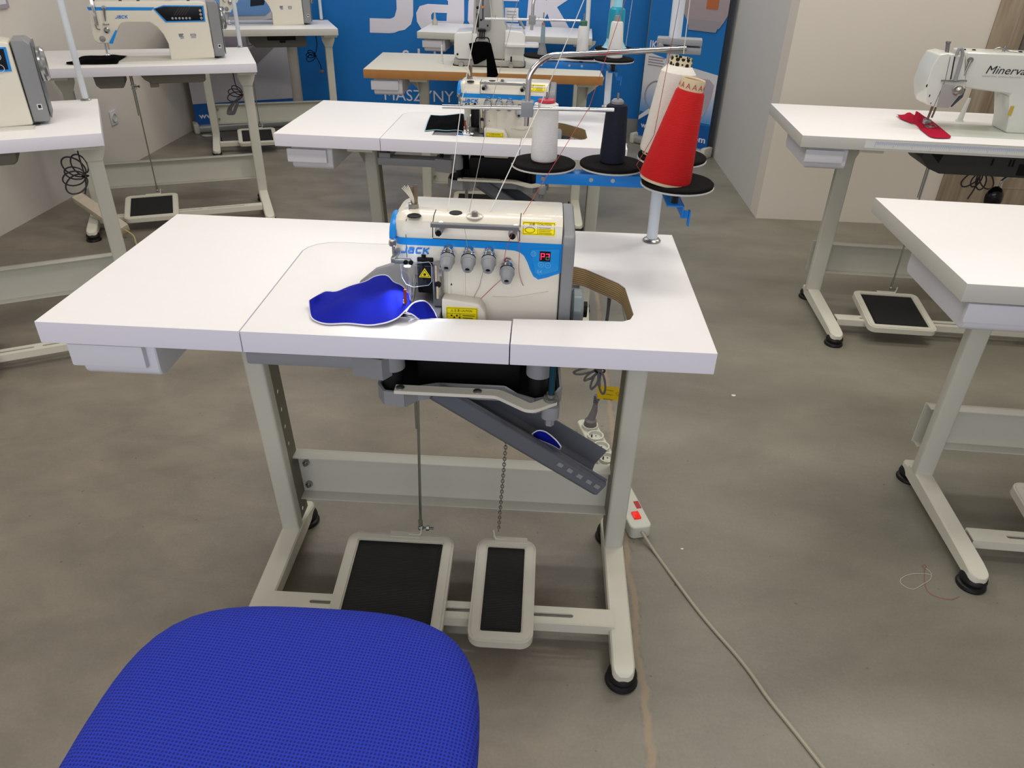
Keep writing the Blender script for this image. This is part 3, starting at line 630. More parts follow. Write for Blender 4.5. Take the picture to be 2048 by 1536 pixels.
    logo((.630, F-.0012, .8785), X1, (0, 0, 1), .0125, .052, inkb, t, w=.27)
    # seams of the cover
    s = MB()
    for x in (.690, .848):
        s.tube([(x, F-.0003, .911), (x, F+.0022, .9255), (x, F+.0092, .9384), (x, F+.022, .945), (x, F+.05, .9464)], .0008, 5)
    s.tube([(.69, F-.0004, .9092), (.848, F-.0004, .9092)], .0006, 5).tube([(.641, F-.0003, .87), (.641, F+.0, .911), (.641, F+.0092, .9384), (.641, F+.05, .9464)], .0006, 5); s.build('cover_seam', ink, hb)
    for x, y_, r_ in ((.655, .165, .0115), (.728, .19, .0115)):
        MB().lathe([(r_+.0015, 0), (r_, .0015), (r_*.6, .0022), (.001, .0018)], (x, y_, .9447)).build('oil_plug', black, t)
    w = MB().lathe([(.0165, 0), (.016, .002), (.0125, .0025), (.0125, -.001), (.001, -.001)], (.764, .178, .944)).build('oil_window', body, t); MB().sph((.764, .178, .944), .0095, (1, 1, 1.15)).build('glass_dome', clear, w); MB().lathe([(.006, 0), (.005, .008), (.001, .008)], (.764, .178, .945), n=8).build('dome_core', steel, w)
    a = MB().lathe([(.0105, 0), (.0105, .012), (.007, .013), (.001, .013)], (.647, .208, .942), n=6).build('foot_lifter_nut', steel, t)
    MB().cyl((.651, .209, .954), (.652, .211, .988), .0042).cyl((.645, .209, .954), (.645, .209, .985), .003).build('glass_tube', mat('tube_glass', '#8E7F68', .15, trans=.5), a)
    wk = MB()
    for k in range(7): wk.tube(smooth([(.648, .206, .955), (.642+.001*k, .202, .968), (.633+.002*k-.004, .198+.001*k, .985+.002*(k % 3))], 4), .0016, 5, r2=.0008)
    wk.build('cotton_wick', mat('cotton', '#DCD5C2', .9), a)
    # thread guide bar with its two feet
    gb = MB().bar((.694, .106, .953), (.848, .106, .953), .009, .0022).bar((.694, .1015, .9505), (.848, .1015, .9505), .0015, .006).build('thread_guide_bar', steel, t)
    for x in (.705, .836):
        MB().tube([(x+.006, .112, .951), (x+.008, .14, .94), (x+.008, .156, .93)], .005, 8).build('guide_foot', chrome, gb)
        MB().cyl((x, .126, .933), (x, .155, .93), .0075).cyl((x, .119, .932), (x, .127, .933), .0065).build('guide_boss', grey2, gb); MB().cyl((x, .1155, .9305), (x, .1195, .9315), .0055, n=6).build('guide_screw', black, gb)
    # four tension knobs
    kd = V(.02, -1, -.42).normalized()
    for i, (x, z) in enumerate(((.719, .889), (.757, .888), (.794, .888), (.828, .869))):
        o = V(x-.0005, F, z)
        pn_ = MB().lathe([(.010, -.004), (.0105, .010), (.0135, .012), (.0135, .0145), (.0105, .0155), (.0135, .017), (.0135, .0195), (.001, .0195)], o, kd).build('tension_disc', chrome, t)
        kb = MB().lathe([(.0128, .021), (.0138, .023), (.0138, .03), (.0128, .0305), (.0128, .032), (.0122, .033), (.0105, .043), (.0085, .048), (.0045, .0485), (.0042, .044), (.001, .044)], o, kd).build('tension_knob', knobg, t)
        MB().lathe([(.0134, 0), (.0134, .0007), (.001, .0007)], o+kd*.0195, kd).lathe([(.0042, 0), (.0042, .0008), (.001, .0008)], o+kd*.0445, kd).build('knob_ring', black, kb)
        MB().tube([o+V(-.006, -.008, .006), o+V(-.002, -.012, .013), o+V(.006, -.012, .011)], .0012, 6).build('check_spring', mat('spring_red', '#7A2A22', .4) if i == 3 else chrome, pn_)
    # labels
    nn = MB().prism([(.851, .135), (.911, .135), (.911, .165), (.851, .165)], 'xy', 0, .0006, M=None); bmesh.ops.transform(nn.bm, matrix=Matrix.Translation((0, .152, .934)) @ Matrix.Rotation(math.radians(52), 4, 'X') @ Matrix.Translation((0, -.150, 0)) @ Matrix.Scale(.72, 4, (0, 1, 0)) @ Matrix.Translation((0, .058, 0)), verts=nn.bm.verts[:])
    la = math.radians(50); lu = V(0, math.cos(la), math.sin(la)); lo = V(.852, .1502, .9225)
    nn.bm.free(); q = MB(); q.grid([[lo+lu*.0255*j+V(.06*i, 0, 0) for i in (0, 1)] for j in (0, 1)], th=0)
    for v in q.bm.verts: v.co += lu.cross(V(1, 0, 0))*-.0022
    lb = q.build('caution_label', yellow, t); nrm = V(1, 0, 0).cross(lu)*.0024
    def frame2(o, u, w_, h_, nm, par, vs):
        f = MB(); x = V(1, 0, 0); n = x.cross(u)*.0003; k = .0005
        def ln(a, b): f.bar(o+x*a[0]+u*a[1]+n, o+x*b[0]+u*b[1]+n, k, .0003, up=tuple(x.cross(u)))
        for a, b in [((0, 0), (w_, 0)), ((w_, 0), (w_, h_)), ((w_, h_), (0, h_)), ((0, h_), (0, 0))]+vs: ln(a, b)
        f.build(nm, ink, par)
    frame2(lo+nrm+V(.002, 0, 0)+lu*.002, lu, .056, .0215, 'label_frame', lb, [((.026, 0), (.026, .0215))])
    text('CAUTION', lo+nrm*1.2+V(.03, 0, 0)+lu*.0185, X1, lu, .0035, ink, lb, width=.022); text('注意', lo+nrm*1.2+V(.012, 0, 0)+lu*.018, X1, lu, .004, ink, lb)
    f = MB()
    for k in range(4): f.bar(lo+nrm*1.2+V(.03, 0, 0)+lu*(.0045+.0032*k), lo+nrm*1.2+V(.054-.003*(k % 2), 0, 0)+lu*(.0045+.0032*k), .0006, .0003, up=tuple(nrm))
    f.tube([lo+nrm*1.2+V(.014+.009*math.cos(a), 0, 0)+lu*(.0095+.005*math.sin(a)) for a in [2*PI*j/16 for j in range(16)]], .0004, 4, closed=True); f.build('label_print', ink, lb)
    yb2 = F-.0312
    l2 = MB().box(.716, .775, yb2-.0004, yb2+.001, .745, .788, 0).build('caution_label', yellow, lc)
    frame2(V(.7175, yb2-.001, .7465), V(0, 0, 1), .056, .040, 'label_frame', l2, [((0, .029), (.054, .029)), ((.024, 0), (.024, .029))])
    text('△ 注 意 CAUTION', (.7245, yb2-.001, .7795), X1, Z1, .0045, ink, l2, width=.04)
    f = MB()
    for k in range(4): f.box(.747, .77-.004*(k % 2), yb2-.0009, yb2-.0004, .771-.005*k, .7722-.005*k)
    for k in range(4): f.lathe([(.0018, 0), (.0018, .0005), (.001, .0005)], (.726+.005*k, yb2-.0004, .771-.004*(k % 2)), (0, -1, 0), 10)
    f.build('label_print', ink, l2)
    # note strip on the back of the top
    text('10.2022 SERWIS', (.80, .199, .9463), X1, (0, 1, .0), .0035, inkn, t, width=.10) if False else None
    # grey side cover, hand wheel
    def gr(x, k): return [V(x, .25+(y_-.25)*k, .80+(z-.80)*k) for y_, z in [(F-.012, .70), (F-.012, .905)]+[(F-.012+.02*(1-math.cos(a)), .905+.022*math.sin(a)) for a in [PI/2*j/5 for j in range(1, 6)]]+[(.33, .927), (.345, .91), (.345, .70)]]
    MB().rings([gr(.9265, .97), gr(.9285, 1), gr(.944, 1), gr(.9475, .985), gr(.949, .96)]).build('side_cover', grey, t)
    hw = MB(); n = 36
    hw.rings([[V(x, .225+r_*math.cos(2*PI*k/n)*(1+.035*math.cos(9*2*PI*k/n)), .745+r_*math.sin(2*PI*k/n)*(1+.035*math.cos(9*2*PI*k/n))) for k in range(n)] for x, r_ in ((.949, .02), (.954, .036), (.958, .041), (.972, .041), (.977, .036), (.978, .024))])
    hw.build('hand_wheel', mat('wheel_grey', '#8C979B', .3), t); MB().cyl((.972, .225, .745), (.986, .225, .745), .016).build('motor_cap', black, t)
    # needle area
    MB().prism([(.532, .088), (.53, .24), (.548, .307), (.578, .34), (.705, .345), (.705, .09)], 'xy', .755, .7765, bev=.002).build('cloth_plate', mat('plate_grey', '#77777A', .4, .2), t)
    MB().box(.615, .672, .078, .112, .775, .783, .001).box(.632, .672, .112, .125, .775, .786, .001).build('needle_plate', chrome, t)
    nb = MB().box(.655, .70, .17, .25, .79, .885, .004).box(.668, .70, .15, .172, .80, .855, .003).cyl((.672, .15, .86), (.672, .15, .8775), .0042).box(.66, .69, .145, .17, .864, .872, .002); nb.build('needle_drive', black, t)
    cyl = MB().cyl((.699, .135, .868), (.701, .14, .795), .0085).build('looper_tube', steel, t)
    MB().box(.689, .706, .136, .15, .78, .86, .002).box(.70, .708, .128, .145, .845, .862, .001).build('looper_bracket', steel, t); MB().lathe([(.006, 0), (.006, .004), (.001, .005)], (.7, .131, .828), (0, -1, 0)).build('black_screw', black, t)
    MB().box(.6955, .6995, .1255, .128, .835, .866).box(.6975, .701, .1265, .129, .80, .825).build('paper_strip', cardt, t)
    MB().box(.627, .657, .10, .108, .876, .886, .0015).box(.621, .629, .10, .15, .878, .888, .001).build('lamp_bar', zinc, t)
    MB().cyl((.621, .13, .883), (.621, .13, .905), .003).lathe([(.006, 0), (.007, .003), (.006, .01), (.001, .011)], (.6195, .13, .9)).build('lever_screw', steel, t)
    k = MB()
    for x in (.648, .6575): k.lathe([(.0042, 0), (.0042, .004), (.001, .0045)], (x, .1, .8815), (0, -1, 0), 14)
    k.build('thumb_screw', black, t)
    MB().cyl((.648, .12, .868), (.648, .12, .874), .006).build('led_lamp', ledw, t)
    gp = [(.638, .878), (.690, .885), (.694, .88), (.694, .848), (.688, .84), (.66, .835), (.647, .84), (.640, .853)]
    gd = MB().prism(gp, 'xz', .096, .0972, bev=0).build('finger_guard', clear, t)
    MB().tube([V(x, .0965, z) for x, z in gp], .0006, 5, closed=True).build('guard_rim', mat('rim_pale', '#B9C6D4', .3), gd)
    cx, cz, r_ = .682, .862, .0108; tri = lambda k: [(cx-r_*k, cz-.0062*k), (cx+r_*k, cz-.0062*k), (cx, cz+.0115*k)]
    wl = MB().prism(tri(1), 'xz', .0945, .0955).build('warning_triangle', yellow, gd)
    MB().prism(tri(.78), 'xz', .0943, .0946, holes=[tri(.64)]).prism(circ(cx, cz-.0005, .0026, 10), 'xz', .0943, .0946).build('triangle_print', ink, wl)
    pf = MB().box(.638, .662, .085, .10, .784, .7885, .001).tube([(.655, .095, .788), (.656, .11, .81), (.658, .14, .84)], .003, 8).box(.64, .648, .092, .1, .788, .81, .001); pf.build('presser_foot', chrome, t)
    MB().cyl((.650, .105, .79), (.650, .105, .84), .0012).cyl((.653, .105, .79), (.653, .105, .84), .0012).build('needle', chrome, t)
    MB().tube([(.645, .095, .83), (.6445, .093, .815), (.646, .092, .80)], .0028, 8).build('foot_spring', mat('foot_copper', '#8C3B28', .4, .4), t)
    return t
OM = overlock()
O2 = copy_tree(OM, 'T2', skip=('finger_guard', 'led_lamp')); O2['label'] = 'second cream overlock machine with blue stripe, on the table behind the nearest one, display unlit'
for c in list(O2.children):
    if c.name.startswith('control_panel'):
        for g in list(c.children):
            if g.name.startswith('lit_digit'): bpy.data.objects.remove(g)
# ------------------------------------------------------------------ thread stand
DISCS = [(.885, .50, .962), (1.033, .505, .964), (1.145, .31, .985), (1.148, .43, 1.004)]
def thread_stand(barz=1.087):
    t = thing('thread_stand', 'white-pole thread stand with blue bracket on the nearest table, four black spool discs', 'thread stand', 'M', (1.145, .538, .78), 'thread stands with blue brackets')
    P0 = V(1.146, .538, .78); P1 = V(1.128, .538, 1.95); pp = lambda z: P0+(P1-P0)*((z-.78)/(P1.z-.78))
    MB().cyl(P0, P1, .0125).build('pole', pole, t); MB().lathe([(.02, 0), (.021, .003), (.017, .007), (.0145, .008)], P0).build('pole_washer', steel, t)
    MB().cyl(pp(1.12), pp(1.17), .0145).build('pole_sleeve', pole, t)
    b = MB().box(.87, 1.16, .485, .488, .919, .944, .001).box(.87, 1.16, .488, .523, .941, .944, .001).box(1.128, 1.162, .29, .525, .941, .944, .001).box(1.159, 1.162, .29, .525, .919, .944, .001)
    b.box(1.16, 1.178, .305, .308, .915, .930).box(1.175, 1.178, .30, .315, .90, .93); bo = b.build('blue_bracket', bblue, t)
    for x in (.99, 1.037): MB().cyl((x, .4855, .932), (x, .4845, .932), .0045).build('rivet', zinc, bo)
    MB().cyl((.885, .486, .932), (.885, .480, .932), .005, n=6).build('bracket_bolt', steel, bo)
    for i, (x, y, z) in enumerate(DISCS):
        d = MB().lathe([(.001, 0), (.069, .0), (.0705, .001), (.0705, .003), (.068, .004)], (x, y, z-.008)).build('spool_disc', mat('disc_rim', '#BDBDB8', .4), t)
        MB().lathe([(.068, -.003), (.0695, -.001), (.0695, .003), (.067, .005), (.001, .0055)], (x, y, z-.002)).build('foam_pad', foam, d)
        MB().cyl((x, y, z), (x, y, z+(.145 if i < 2 else .12)), .0022, n=10).build('spool_pin', steel, d)
        MB().cyl((x, y, .944), (x, y, z-.008), .007, n=10).build('disc_nut', dark, d)
    c = pp(1.2); M = Matrix.Translation(c) @ Matrix.Rotation(-.15, 4, 'Z')
    MB().box(-.035, .055, -.02, .02, .002, .014, .002, M).box(-.035, .055, -.02, .02, -.014, -.001, .002, M).cyl(c+V(-.03, -.03, 0), c+V(-.03, .0, 0), .005).build('clamp', grey2, t)
    c2 = pp(1.197); arm = arcs([c2+V(.02, -.025, 0), V(.885, .435, 1.185), V(.862, .425, 1.17), V(.848, .42, 1.15), V(.846, .42, 1.055)], .03, 8)
    a = MB().tube(arm, .0055, 12).build('chrome_arm', chrome, t)
    MB().cyl((.677, .414, barz), (1.02, .424, barz+.004), .004, n=12).build('guide_bar', chrome, a)
    MB().box(.835, .859, .405, .435, barz-.013, barz+.016, .002).build('bar_clamp', mat('clamp_grey', '#82878C', .4), a)
    e = MB()
    for x in (.714, .775, .87, .97): e.tube([V(x, .418+.004*math.cos(q), barz+.008+.004*math.sin(q)) for q in [2*PI*k/8 for k in range(8)]], .0008, 5, closed=True)
    e.build('eyelet', steel, a)
    MB().cyl((.78, .53, 1.80), (1.2, .54, 1.80), .004).cyl(pp(1.8)+V(0, 0, -.015), pp(1.8)+V(0, 0, .015), .018).build('top_guide_bar', chrome, t)
    return t
SM = thread_stand()
S2 = copy_tree(SM, 'T2', dz=.03); S2['label'] = 'second thread stand, on the table behind, its discs beside the orange edged table'
SW = copy_tree(SM, 'W'); SW['label'] = 'white thread stand pole on the right end of the orange edged table'
for c in list(SW.children):
    if c.name.split('.')[0] in ('blue_bracket', 'spool_disc', 'chrome_arm', 'clamp'):
        for g in list(c.children): 
            for h in list(g.children): bpy.data.objects.remove(h)
            bpy.data.objects.remove(g)
        bpy.data.objects.remove(c)
def lone_pole(fr, x, y, label, z1=1.9, dx=0):
    t = thing('thread_stand', label, 'thread stand', fr, (x, y, .78)); MB().cyl((x, y, .78), (x+dx, y, z1), .0115).build('pole', pole, t); MB().lathe([(.019, 0), (.02, .003), (.016, .006), (.013, .007)], (x, y, .78)).build('pole_washer', steel, t); return t
lone_pole('FAR', 1.165, .5, 'white thread stand pole on the farthest small table')
p = AZ(.78, 172, 200, 'L1'); lone_pole('L1', p.x, p.y, 'tall white pole on the nearest left table, in front of the complete lockstitch machine')
p = AZ(.78, 481, 94, 'L2'); lone_pole('L2', p.x, p.y, 'white pole at the right back corner of the middle left table')
p = AZ(.78, 643, 40, 'L3'); lone_pole('L3', p.x, p.y, 'white pole on the farthest table of the left row')
# cones
def cone(name, label, fr, pos, prof, ma, group=None, tilt=(0, 0), top=None, base=None, dz=0, pin=True):
    p = V(*pos)+V(0, 0, .0035); t = thing(name, label, 'thread cone', fr, p, group); t.location.z += dz
    t.matrix_world = t.matrix_world @ Matrix.Rotation(tilt[0], 4, 'Y') @ Matrix.Rotation(tilt[1], 4, 'X')
    if t.name and dz: t.matrix_world.translation.z += 0
    MB().lathe([(a, b) for a, b in prof], p, n=40).build('yarn', ma, t)
    for nm, pr, m_ in (top or []): MB().lathe(pr, p, n=32, cap=False).build(nm, m_, t)
    return t
def dots():
    m = mat('dotted_card', '#C9BE9C', .8); nt = m.node_tree; b = nt.nodes['Principled BSDF']; tc = nt.nodes.new('ShaderNodeTexCoord'); v = nt.nodes.new('ShaderNodeTexVoronoi'); v.inputs['Scale'].default_value = 100; v.inputs['Randomness'].default_value = .15
    r = nt.nodes.new('ShaderNodeValToRGB'); r.color_ramp.interpolation = 'CONSTANT'; r.color_ramp.elements[0].color = lin('#17130F'); r.color_ramp.elements[1].position = .42; r.color_ramp.elements[1].color = lin('#CFC6A5')
    nt.links.new(tc.outputs['Object'], v.inputs['Vector']); nt.links.new(v.outputs['Distance'], r.inputs['Fac']); nt.links.new(r.outputs['Color'], b.inputs['Base Color']); return m
dotm = dots()
cone('thread_cone', 'plump white thread cone on the left disc of the near thread stand', 'M', DISCS[0], [(.024, 0), (.0275, .004), (.0285, .01), (.0275, .05), (.0265, .10), (.025, .118), (.018, .121), (.006, .122)], yw, 'cones on the near thread stand',
     top=[('core', [(.017, .119), (.019, .123), (.017, .127), (.008, .129), (.003, .128)], mat('core_red', '#B23246', .4)), ('core_foot', [(.024, -.001), (.0275, .0005), (.0275, .003)], mat('core_dark', '#3A0F18', .5))])
cone('thread_cone', 'dark navy thread cone on the near thread stand, between white and red cones', 'M', DISCS[1], [(.024, 0), (.0275, .003), (.0275, .012), (.0225, .112), (.021, .118), (.016, .121), (.004, .121)], yk, 'cones on the near thread stand',
     top=[('core', [(.013, .12), (.013, .126), (.009, .13), (.003, .13)], grey)])
def measured(y, b, tp):
    a = AY(y, *b); c = AY(y, *tp); d = c-a; return (a.x, y, a.z), math.atan2(d.x, d.z), d.length
rp, ra, rl = measured(.305, (1330, 353), (1383, 172)); rp = (rp[0], rp[1], .987)
rc = cone('thread_cone', 'tall bright red thread cone leaning right, front disc of the near thread stand', 'M', rp, [(.043, 0), (.049, .003), (.0495, .008), (.0265, rl-.006), (.024, rl-.002), (.019, rl-.001)], yr, 'cones on the near thread stand', tilt=(ra, 0),
     top=[('card_core', [(.044, -.004), (.0475, -.003), (.0475, .003), (.0225, rl-.02), (.022, rl+.016), (.021, rl+.018), (.019, rl+.016), (.019, rl-.02)], cardt)])
for i in range(12):
    a = 2*PI*i/12; r_ = .0224; o = V(*rp)+V(0, 0, .0035)+V(r_*math.cos(a), r_*math.sin(a), rl+.002); n_ = V(math.cos(a), math.sin(a), .08); xd = V(-math.sin(a), math.cos(a), 0)
    text('A', o-xd*.003+n_*.0002, xd, (0, 0, 1), .0095, inkr, rc, name='printed_letter')
wp, wa, wl_ = measured(.43, (1322, 303), (1361, 126)); wp = (wp[0], wp[1], 1.006)
cone('thread_cone', 'tall cream-white thread cone with dotted tube top, leaning behind the red cone', 'M', wp, [(.036, 0), (.043, .003), (.0445, .008), (.0355, wl_-.026), (.034, wl_-.014), (.0215, wl_), (.018, wl_+.001)], yc, 'cones on the near thread stand', tilt=(wa, 0),
     top=[('dotted_core', [(.038, -.004), (.038, .002), (.024, wl_-.01), (.021, wl_+.013), (.019, wl_+.013), (.019, wl_-.01)], dotm)])
D2 = [(x, y, z+.03) for x, y, z in DISCS]
cone('thread_cone', 'thin pale blue thread tube on a grey holder, left disc of the second thread stand', 'T2', D2[0], [(.006, .038), (.0078, .04), (.0082, .06), (.0078, .08), (.007, .098), (.0065, .1)], ylb, 'cones on the second thread stand',
     top=[('holder', [(.018, 0), (.017, .01), (.011, .032), (.009, .04), (.004, .04)], grey), ('tube_core', [(.0062, .035), (.0062, .107), (.004, .107)], mat('tube_orange', '#B07450', .6))])
cone('thread_cone', 'white thread cone with green top, second disc of the second thread stand', 'T2', D2[1], [(.018, 0), (.021, .002), (.021, .01), (.0175, .095), (.015, .1), (.008, .1)], yw, 'cones on the second thread stand', top=[('green_core', [(.0135, .099), (.0135, .115), (.011, .117), (.003, .117)], mat('core_green', '#3B6E56', .5))])
cone('thread_cone', 'white thread cone with grey cap, front right disc of the second thread stand', 'T2', D2[2], [(.024, 0), (.028, .003), (.0285, .01), (.021, .108), (.019, .114), (.013, .116)], yw, 'cones on the second thread stand', top=[('grey_core', [(.013, .115), (.011, .125), (.009, .134), (.003, .134)], grey)])
cone('thread_cone', 'teal thread cone with pale blue core, behind a white cone on the second stand', 'T2', D2[3], [(.02, .0), (.03, .003), (.03, .03), (.029, .118), (.028, .125), (.016, .133)], yt, 'cones on the second thread stand', top=[('pale_core', [(.045, 0), (.04, .004), (.031, .02), (.02, .125), (.0165, .134), (.0165, .165), (.014, .168), (.005, .168)], mat('core_pale_blue', '#8FC9DC', .4))])
# ------------------------------------------------------------------ threads
def thread(label, pts, ma, r=.0007, fr=None, sm=False):
    pts = smooth(pts, 6) if sm else pts; o = MB().tube(pts, r, 5).build('thread', ma, None, fr, pts[0]); tag(o, label, 'thread', 'sewing threads'); return o
# machine top -> guide bar -> top bar (out of frame) -> cone
topb = lambda x: V(x, .535, 1.80)
thread('leftmost white thread rising from the nearest machine past the guide bar', [(.713, .196, .946), (.7145, .419, 1.09), topb(.85)], thw, .0008)
thread('hair-thin grey thread rising in the middle from the nearest machine', [(.752, .196, .946), (.775, .42, 1.095), topb(.95)], mat('thread_grey', '#9A9488', .7), .0005)
thread('thick white thread slanting up right from the nearest machine to the stand', [(.79, .2, .946), (.872, .421, 1.094), topb(1.15), AY(.43, 1367, 108)], thw, .001)
thread('thin red thread slanting from the nearest machine across the guide bar', [(.852, .196, .946), (.97, .422, 1.094), topb(1.17), AY(.375, 1340, 105), AY(.375, 1308, 270), AY(.36, 1273, 330), AY(.36, 1282, 345)], thr, .0006)
t1 = MATS['thread_grey']
for lbl, p0, p1, p2 in (('white thread from the fourth knob area of the nearest machine over its stripe', (.752, .106, .952), (.757, .122, .895), None),):
    thread(lbl, [p0, (.755, .118, .92), p1], t1, .0004)
thread('red thread looping from the guide bar to the lowest knob of the nearest machine', [(.84, .104, .951), (.828, .118, .915), (.823, .118, .89), (.825, .125, .866)], thr, .0005, sm=True)
thread('loose red thread end hanging beside the control panel of the nearest machine', [(.843, .104, .95), (.849, .114, .91), (.849, .138, .86), (.8535, .146, .836), (.858, .147, .825)], thr, .0005, sm=True)
thread('red thread running from the lowest knob down to the looper cover', [(.822, .135, .846), (.80, .148, .818), (.775, .148, .79)], thr, .0005)
thread('pale thread running from the third knob down to the looper cover', [(.785, .138, .862), (.776, .147, .82), (.762, .147, .79)], t1, .0005)
for lbl, pts in (('left white thread of the second thread stand', [(.70, .42, 1.12), (.66, .42, 1.5), (.7, .535, 1.8)]),
                 ('thread falling beside the pale blue thread tube', [(.885, .546, 1.12), (.95, .56, 1.5), topb(.9)]),
                 ('white thread falling to the green topped cone', [(1.04, .562, 1.12), (1.06, .56, 1.5), topb(1.1)]),
                 ('thread falling behind the white cones of the second stand', [(1.2, .6, 1.0), (1.21, .6, 1.2), topb(1.22)])):
    thread(lbl, pts, thw, .0008, 'T2')
# ------------------------------------------------------------------ lockstitch machines (coordinates of a 1.2 m table)
def lockstitch(fr, label, y0=.185, ghost=None):
    t = thing('lockstitch_machine', label, 'sewing machine', fr, (.75, .27, .78), 'cream lockstitch machines with blue stripe')
    y1 = y0+.13
    def P(v, u, y=y0): q = AY(y, v, u, 'L2'); return (q.x, q.z)
    def pr(pts): return [P(*p) for p in pts]
    MB().box(.47, 1.015, .135, .33, .7785, .7835, .001).build('bed_plate', mat('bed_plate_mat', '#D0CFC6', .3, .2), t)
    outline = pr([(177, 20), (185, 70), (189, 81), (197, 87), (224, 87), (238, 53), (243, 47), (252, 45), (300, 45), (314, 54), (327, 69), (337, 88), (341, 112), (342, 120.5), (430, 116), (412, 6)])
    x1, zt = P(412, 6); x0 = outline[0][0]; zt = 1.045
    outline = outline[:-1]+[(x1-.004, zt-.006), (x1-.03, zt), (x0+.03, zt), (x0+.004, zt-.012)]
    MB().prism(outline, 'xz', y0, y1, bev=.007).box(.815, 1.01, y0+.01, y1+.03, .782, 1.0, .02).build('body', body, t, sharp=.5)
    # blue stripe, dark window, rim
    y = y0-.0012
    st = pr([(173.5, 14), (177, 20.5), (303, 20.8), (309, 14.5)])
    MB().prism(st, 'xz', y, y0+.0005).build('stripe', stripe, t)
    win = pr([(306, 17.5), (326, 10.5), (407, 11.2), (411, 43), (331, 44.5)]); wi = pr([(309, 17.6), (327, 13), (404, 13.4), (407.5, 40.5), (333, 42)])
    wr = MB().prism(win, 'xz', y-.0015, y0).build('window_rim', stripe, t)
    MB().prism(wi, 'xz', y-.002, y-.001).build('window', mat('window_glass', '#0B0D14', .08), wr)
    g = MB(); x_0, z_0 = wi[4]; x_1, z_1 = wi[2]
    for k in range(6): g.lathe([(.006, 0), (.005, .001), (.002, .001)], (x_0+.03+k*.016, y-.002, z_0+.012), (0, -1, 0), 10)
    for k in range(5): g.tube([(x_0+.04+.012*k, y-.0026, z_0+.025), (x_0+.07+.012*k, y-.0026, z_1-.004)], .0011, 5)
    g.build('visible_gears', steel, wr); g = MB()
    for k in range(3): g.lathe([(.007, 0), (.006, .001), (.003, .001)], (x_1-.012, y-.002, z_0+.012+k*.017), (0, -1, 0), 10)
    g.build('visible_gears', steel, wr)
    a = P(230.5, 37, y0); logo((a[0], y, a[1]), X1, Z1, .014, .055, inkb, t)
    # face side
    lv = pr([(231, 59.5), (234.5, 61), (226, 87), (218, 86)])
    MB().prism(lv, 'xz', y0-.012, y0+.004, bev=.002).build('blue_lever', stripe, t)
    c = P(213.5, 60); kb = MB().lathe([(.013, 0), (.013, .008), (.009, .011), (.006, .014), (.001, .014)], (c[0], y0, c[1]), (0, -1, 0)).build('tension_dial', steel, t)
    MB().lathe([(.0085, .0), (.0085, .0016), (.006, .0016)], (c[0], y0-.0085, c[1]), (0, -1, 0), cap=False).build('dial_ring', dark, kb)
    c = P(212, 48); MB().box(c[0]-.014, c[0]+.014, y0-.006, y0, c[1]-.003, c[1]+.003, .001).box(c[0]-.012, c[0]-.008, y0-.008, y0, c[1]-.004, c[1]+.004).build('thread_hook', steel, t)
    a1 = P(185, 0); a2 = P(197, 50)
    MB().bar((a1[0]-.004, y0-.012, a1[1]+.03), (a2[0]-.006, y0-.012, a2[1]), .004, .014, .001, up=(1, 0, 0)).build('take_up_guard', chrome, t)
    a1 = P(207.5, 15); a2 = P(211, 42)
    MB().cyl((a1[0], y0, a1[1]), (a1[0], y0-.008, a1[1]), .009).tube([(a1[0], y0-.006, a1[1]), (a2[0], y0-.006, a2[1])], .006, 8, r2=.0025).build('thread_guide', steel, t)
    c = P(205, 78); MB().lathe([(.014, 0), (.013, .0015), (.001, .002)], (c[0], y0-.0003, c[1]), (0, -1, 0)).build('round_cover', steel, t)
    a1 = P(190, 48); MB().tube(arcs([(a1[0], y0-.005, a1[1]), (a1[0]+.004, y0-.006, a1[1]-.022), (a1[0]+.018, y0-.006, a1[1]-.024)], .004), .0025, 6).build('wire_guide', steel, t)
    xn = P(209, 90)[0]
    MB().cyl((xn, y0+.03, .875), (xn, y0+.03, .815), .005).cyl((xn+.013, y0+.03, .875), (xn+.013, y0+.03, .83), .0035).build('needle_bar', chrome, t)
    MB().box(xn-.008, xn+.012, y0+.015, y0+.045, .797, .812, .002).box(xn-.004, xn+.014, y0+.0, y0+.03, .79, .7945, .001).build('presser_foot', chrome, t)
    # maker stickers
    a = P(357, 69.5); s_ = MB()
    for k in range(4): s_.box(a[0]+.002*(k % 2), a[0]+.024-.003*(k % 3), y, y+.0004, a[1]+.002-.0042*k, a[1]+.0042-.0042*k)
    s_.build('sticker_print', inkn, t); logo((a[0]+.004, y, a[1]-.018), X1, Z1, .004, .018, inkb, t, w=.3)
    b = P(381, 69.5); bb = MB().box(b[0], b[0]+.025, y, y+.0004, b[1]-.006, b[1]+.004).build('dealer_sticker', inkn, t); text('SMS', (b[0]+.0015, y-.0003, b[1]-.0048), X1, Z1, .0075, plastic, bb, bold=.04, width=.022)
    s_ = MB(); s_.box(b[0], b[0]+.025, y, y+.0004, b[1]-.0105, b[1]-.0085).box(b[0], b[0]+.025, y, y+.0004, b[1]-.0145, b[1]-.0125).build('sticker_line', inkg, t)
    # motor side
    gp = [(x1+.001, .79), (1.058, .79), (1.064, .80), (1.066, 1.03), (1.05, 1.045), (x1+.001, 1.045)]
    gc = MB().prism(gp, 'xz', y0+.012, y1+.02, bev=.005).build('motor_cover', grey, t)
    MB().box(1.066, 1.07, y0+.02, y1+.01, .80, 1.035, .002).build('cover_lip', mat('lip_grey', '#6E7072', .4), gc)
    MB().box(x1-.025, 1.03, y0+.004, y0+.012, .784, .7885, .001).build('cable_gap', black, t)
